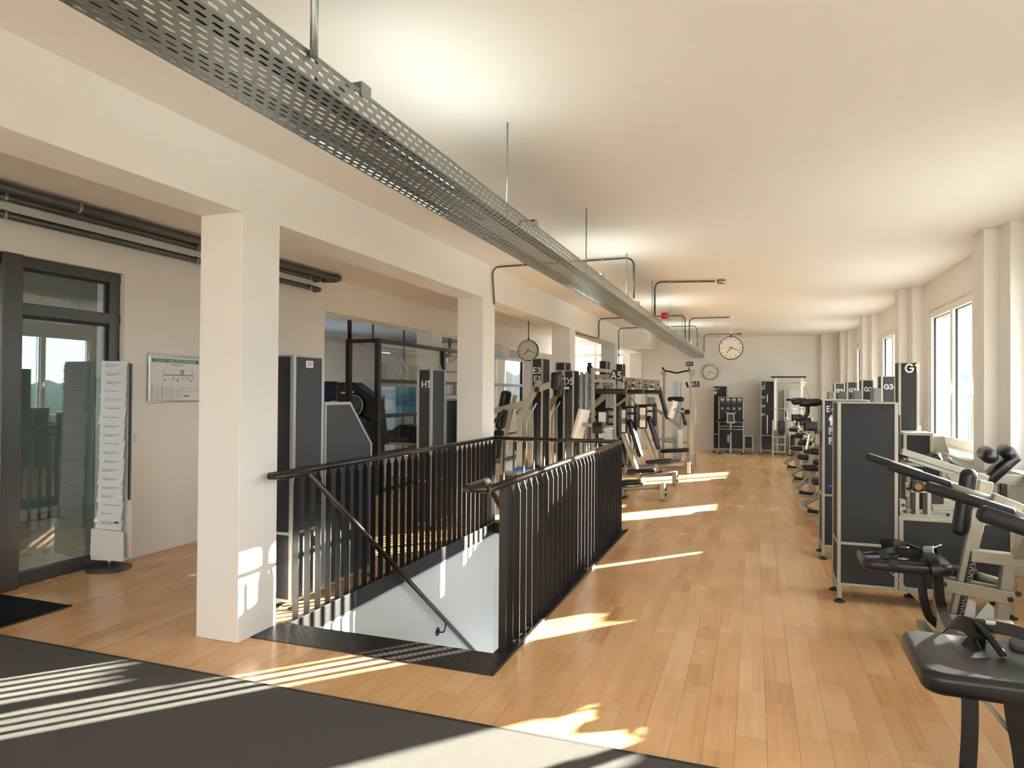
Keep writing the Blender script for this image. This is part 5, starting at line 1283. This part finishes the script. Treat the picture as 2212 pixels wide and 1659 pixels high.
# objects of the second hall
mn = thing('computer_monitor', 'small dark monitor beyond the first column machine', 'monitor', (-5.9, 8.3, 0))
mx0 = pix(703, 820, y=8.25).x; mx1 = pix(727, 820, y=8.25).x; mz0 = pix(715, 866, y=8.25).z; mz1 = pix(715, 824, y=8.25).z
MB().box(mx0 - .25, mx1, 8.25, 8.29, mz0, mz1).build('screen_case', M['rubber'], mn, bevel=.006)
MB().box(mx0 - .23, mx1 - .015, 8.244, 8.251, mz0 + .015, mz1 - .015).build('screen', M['screen'], mn)
MB().box((mx0 + mx1) / 2 - .15, (mx0 + mx1) / 2 - .05, 8.27, 8.33, mz0 - .12, mz0 + .05).build('stand', M['rubber'], mn)
tb = thing('desk', 'dark desk carrying the small monitor', 'desk', (-6.0, 8.4, 0))
MB().box(mx0 - .5, mx1 + .1, 8.1, 8.7, mz0 - .16, mz0 - .12).build('desk_top', M['rubber'], tb, bevel=.004)
for x in (mx0 - .45, mx1 + .05):
    for y in (8.15, 8.65): MB().box(x - .025, x + .025, y - .025, y + .025, 0, mz0 - .16).build('leg', M['rubber'], tb)

tm_ = thing('cardio_machine', 'dark training machine with round flywheel behind the partition post', 'gym machine', (-6.2, 9.6, 0))
yq = 9.7
def qx(px): return pix(px, 850, y=yq).x
def qz(py): return pix(780, py, y=yq).z
MB().prism([(qx(728), yq, qz(826)), (qx(762), yq, qz(826)), (qx(810), yq, qz(862)), (qx(822), yq, qz(960)), (qx(790), yq, qz(960)), (qx(768), yq, qz(880)), (qx(728), yq, qz(870))][::-1], (0, .3, 0)).build('body_shell', BK, tm_, bevel=.02)
MB().tube([(qx(768), yq - .06, qz(876)), (qx(768), yq + .0, qz(876))], .15, 28).build('flywheel', M['pipe'], tm_)
ring = [(qx(768) + .17 * math.cos(a * PI / 14), yq - .05, qz(876) + .17 * math.sin(a * PI / 14)) for a in range(28)]
MB().tube(ring, .010, 8, closed=True).build('flywheel_rim', M['alu'], tm_)
MB().capsule((qx(744), yq - .1, qz(849)), (qx(771), yq - .1, qz(847)), .018, 10).build('white_grip', M['white'], tm_)
MB().box(qx(790), qx(812), yq - .05, yq + .3, 0, qz(905)).build('pedestal', M['rubber'], tm_, bevel=.01)
MB().bar((qx(772), yq - .05, qz(898)), (qx(800), yq - .05, qz(910)), .1, .04).build('step', M['pipe'], tm_)

bn = thing('treatment_bench', 'black padded bench on a beige frame behind the partition glass', 'bench', (-6.4, 11.0, 0))
yb_ = 10.4
def wx(px): return pix(px, 950, y=yb_).x
def wz(py): return pix(870, py, y=yb_).z
MB().box(wx(835), wx(905), yb_, yb_ + .6, wz(956), wz(930)).build('cushion', VN, bn, bevel=.03, seg=3)
MB().prism([(wx(838), yb_ + .1, wz(930)), (wx(905), yb_ + .1, wz(930)), (wx(885), yb_ + .1, wz(919)), (wx(856), yb_ + .1, wz(918))][::-1], (0, .4, 0)).build('folded_cover', VN, bn, bevel=.02)
MB().box(wx(833), wx(905), yb_, yb_ + .6, wz(962), wz(956)).box(wx(875), wx(890), yb_ + .1, yb_ + .5, 0, wz(961)).box(wx(835), wx(905), yb_ + .1, yb_ + .5, 0, .06).build('bench_frame', FR, bn, bevel=.006)

yp = 13.0
def vx(px): return pix(px, 870, y=yp).x
def vz(py): return pix(860, py, y=yp).z
ps = thing('blue_screen_wall', 'wide blue chart screen standing behind the partition glass', 'screen', (-7.2, 13, 0))
MB().box(vx(812), vx(898), yp, yp + .03, vz(893), vz(836)).build('blue_chart', M['poster'], ps)
ch = MB(); 
for k in range(9): ch.box(vx(856 + 4.4 * k), vx(856 + 4.4 * k) + .006, yp - .003, yp, vz(878), vz(848))
for k in range(4): ch.box(vx(856), vx(895), yp - .003, yp, vz(848 + 9 * k) - .005, vz(848 + 9 * k))
pts = [(vx(858), vz(872)), (vx(864), vz(870)), (vx(872), vz(872)), (vx(880), vz(866)), (vx(888), vz(863)), (vx(896), vz(860))]
for a, b in zip(pts, pts[1:]): ch.bar((a[0], yp - .002, a[1]), (b[0], yp - .002, b[1]), .004, .015)
ch.build('chart_lines', M['screen'], ps)
MB().box(vx(815), vx(818), yp + .03, yp + .08, 0, vz(836)).box(vx(893), vx(896), yp + .03, yp + .08, 0, vz(836)).build('screen_leg', M['partition'], ps)
pr = thing('roll_up_poster', 'pale blue information poster in front of the blue chart', 'poster', (-6.8, 12.6, 0))
yp2 = 12.6
def ux(px): return pix(px, 870, y=yp2).x
def uz(py): return pix(835, py, y=yp2).z
MB().box(ux(823), ux(854), yp2, yp2 + .004, .02, uz(841)).build('banner', M['posterpale'], pr)
MB().box(ux(823), ux(854), yp2 - .002, yp2, uz(841), uz(835)).build('top_bar', M['white'], pr)
MB().box(ux(833), ux(848), yp2 - .003, yp2, uz(884), uz(852)).build('white_box', M['paper'], pr)
w_ = MB()
for k in range(4): w_.pad((ux(828.5), yp2 - .004, uz(855 + 4 * k)), (1, 0, 0), (0, 0, 1), .07, .028, .003, r=.001)
w_.build('blue_symbol', M['blue'], pr)
w_ = MB()
for k in range(4): w_.box(ux(835), ux(851), yp2 - .005, yp2 - .003, uz(855.5 + 2.2 * k), uz(854.5 + 2.2 * k))
w_.build('poster_print', M['greyink'], pr)
MB().box(ux(821), ux(856), yp2 - .1, yp2 + .12, 0, .05).build('banner_base', M['alu'], pr)

bs = thing('bookshelf', 'dark office shelf behind the partition beside the second pillar', 'shelf', (-5.0, 14.5, 0))
ys = 14.0
def bx_(px): return pix(px, 830, y=ys).x
def bz(py): return pix(975, py, y=ys).z
f = MB()
for q in (802, 826, 852, 870): f.box(bx_(955), bx_(1000), ys, ys + .3, bz(q) - .02, bz(q))
f.box(bx_(955) - .02, bx_(955), ys, ys + .3, 0, bz(802)).box(bx_(1000), bx_(1000) + .02, ys, ys + .3, 0, bz(802))
f.build('shelf_case', M['partition'], bs)
for k in range(8):
    x = bx_(966) + k * .075
    b = thing('file_binder', ['white', 'grey', 'black', 'white', 'grey', 'white', 'black', 'white'][k] + ' office binder on the shelf behind the partition, ' + ['first', 'second', 'third', 'fourth', 'fifth', 'sixth', 'seventh', 'eighth'][k] + ' from the partition end', 'binder', (x, ys + .04, bz(852)), 'office binders')
    MB().box(x, x + .065, ys + .01, ys + .28, bz(852), bz(832)).build('binder_cover', (M['paper'], M['galv'], M['ink'])[[0, 1, 2, 0, 1, 0, 2, 0][k]], b, bevel=.003)
fn = thing('wall_fan', 'round grey fan above the office shelf behind the glass', 'fan', (-5.3, 13.9, 2.2))
xc, zc_ = bx_(966), bz(768)
ring = [(xc + .19 * math.cos(a * PI / 14), 14.0, zc_ + .19 * math.sin(a * PI / 14)) for a in range(28)]
MB().tube(ring, .008, 8, closed=True).build('fan_cage', M['alu'], fn)
MB().cyl((xc, 13.97, zc_), (xc, 14.1, zc_), .05, 16).build('fan_motor', M['pipe'], fn)
bl2 = MB()
for k in range(3):
    a = k * 2 * PI / 3 + .4; bl2.bar((xc + .04 * math.cos(a), 14.0, zc_ + .04 * math.sin(a)), (xc + .17 * math.cos(a), 14.02, zc_ + .17 * math.sin(a)), .008, .09, up=(0, 1, 0))
bl2.build('fan_blades', M['galv'], fn)
MB().cyl((xc, 14.08, zc_), (xc, 14.08, CZ), .02, 10).build('fan_rod', M['pipe'], fn)

# tray of the second hall
t2 = thing('cable_tray', 'second perforated cable tray hanging in the blue hall beyond the openings', 'cable tray', (-7.6, 13, 2.5))
m_ = MB(); perforated(m_, (-7.45, 8.0, 2.50), (0, 1, 0), (0, 0, 1), 90, .11, 3, .03, .05, .012, lambda r: .5 if r % 2 else 0); m_.build('tray_side', M['galv'], t2)
MB().box(-7.77, -7.45, 8.0, 17.9, 2.495, 2.5).build('tray_bottom', M['pipe'], t2)
for y in (8.5, 12.2, 16): MB().box(-7.47, -7.44, y, y + .03, 2.5, CZ).build('hanger', M['pipe'], t2)
p2 = thing('heating_pipe', 'thin vertical pipe crossing the blue hall opening', 'pipe', (-5.9, 12.3, 0))
xq = pix(872, 760, y=12.2).x
MB().cyl((xq, 12.2, 0), (xq, 12.2, CZ), .016, 10).build('pipe_run', M['pipe'], p2)
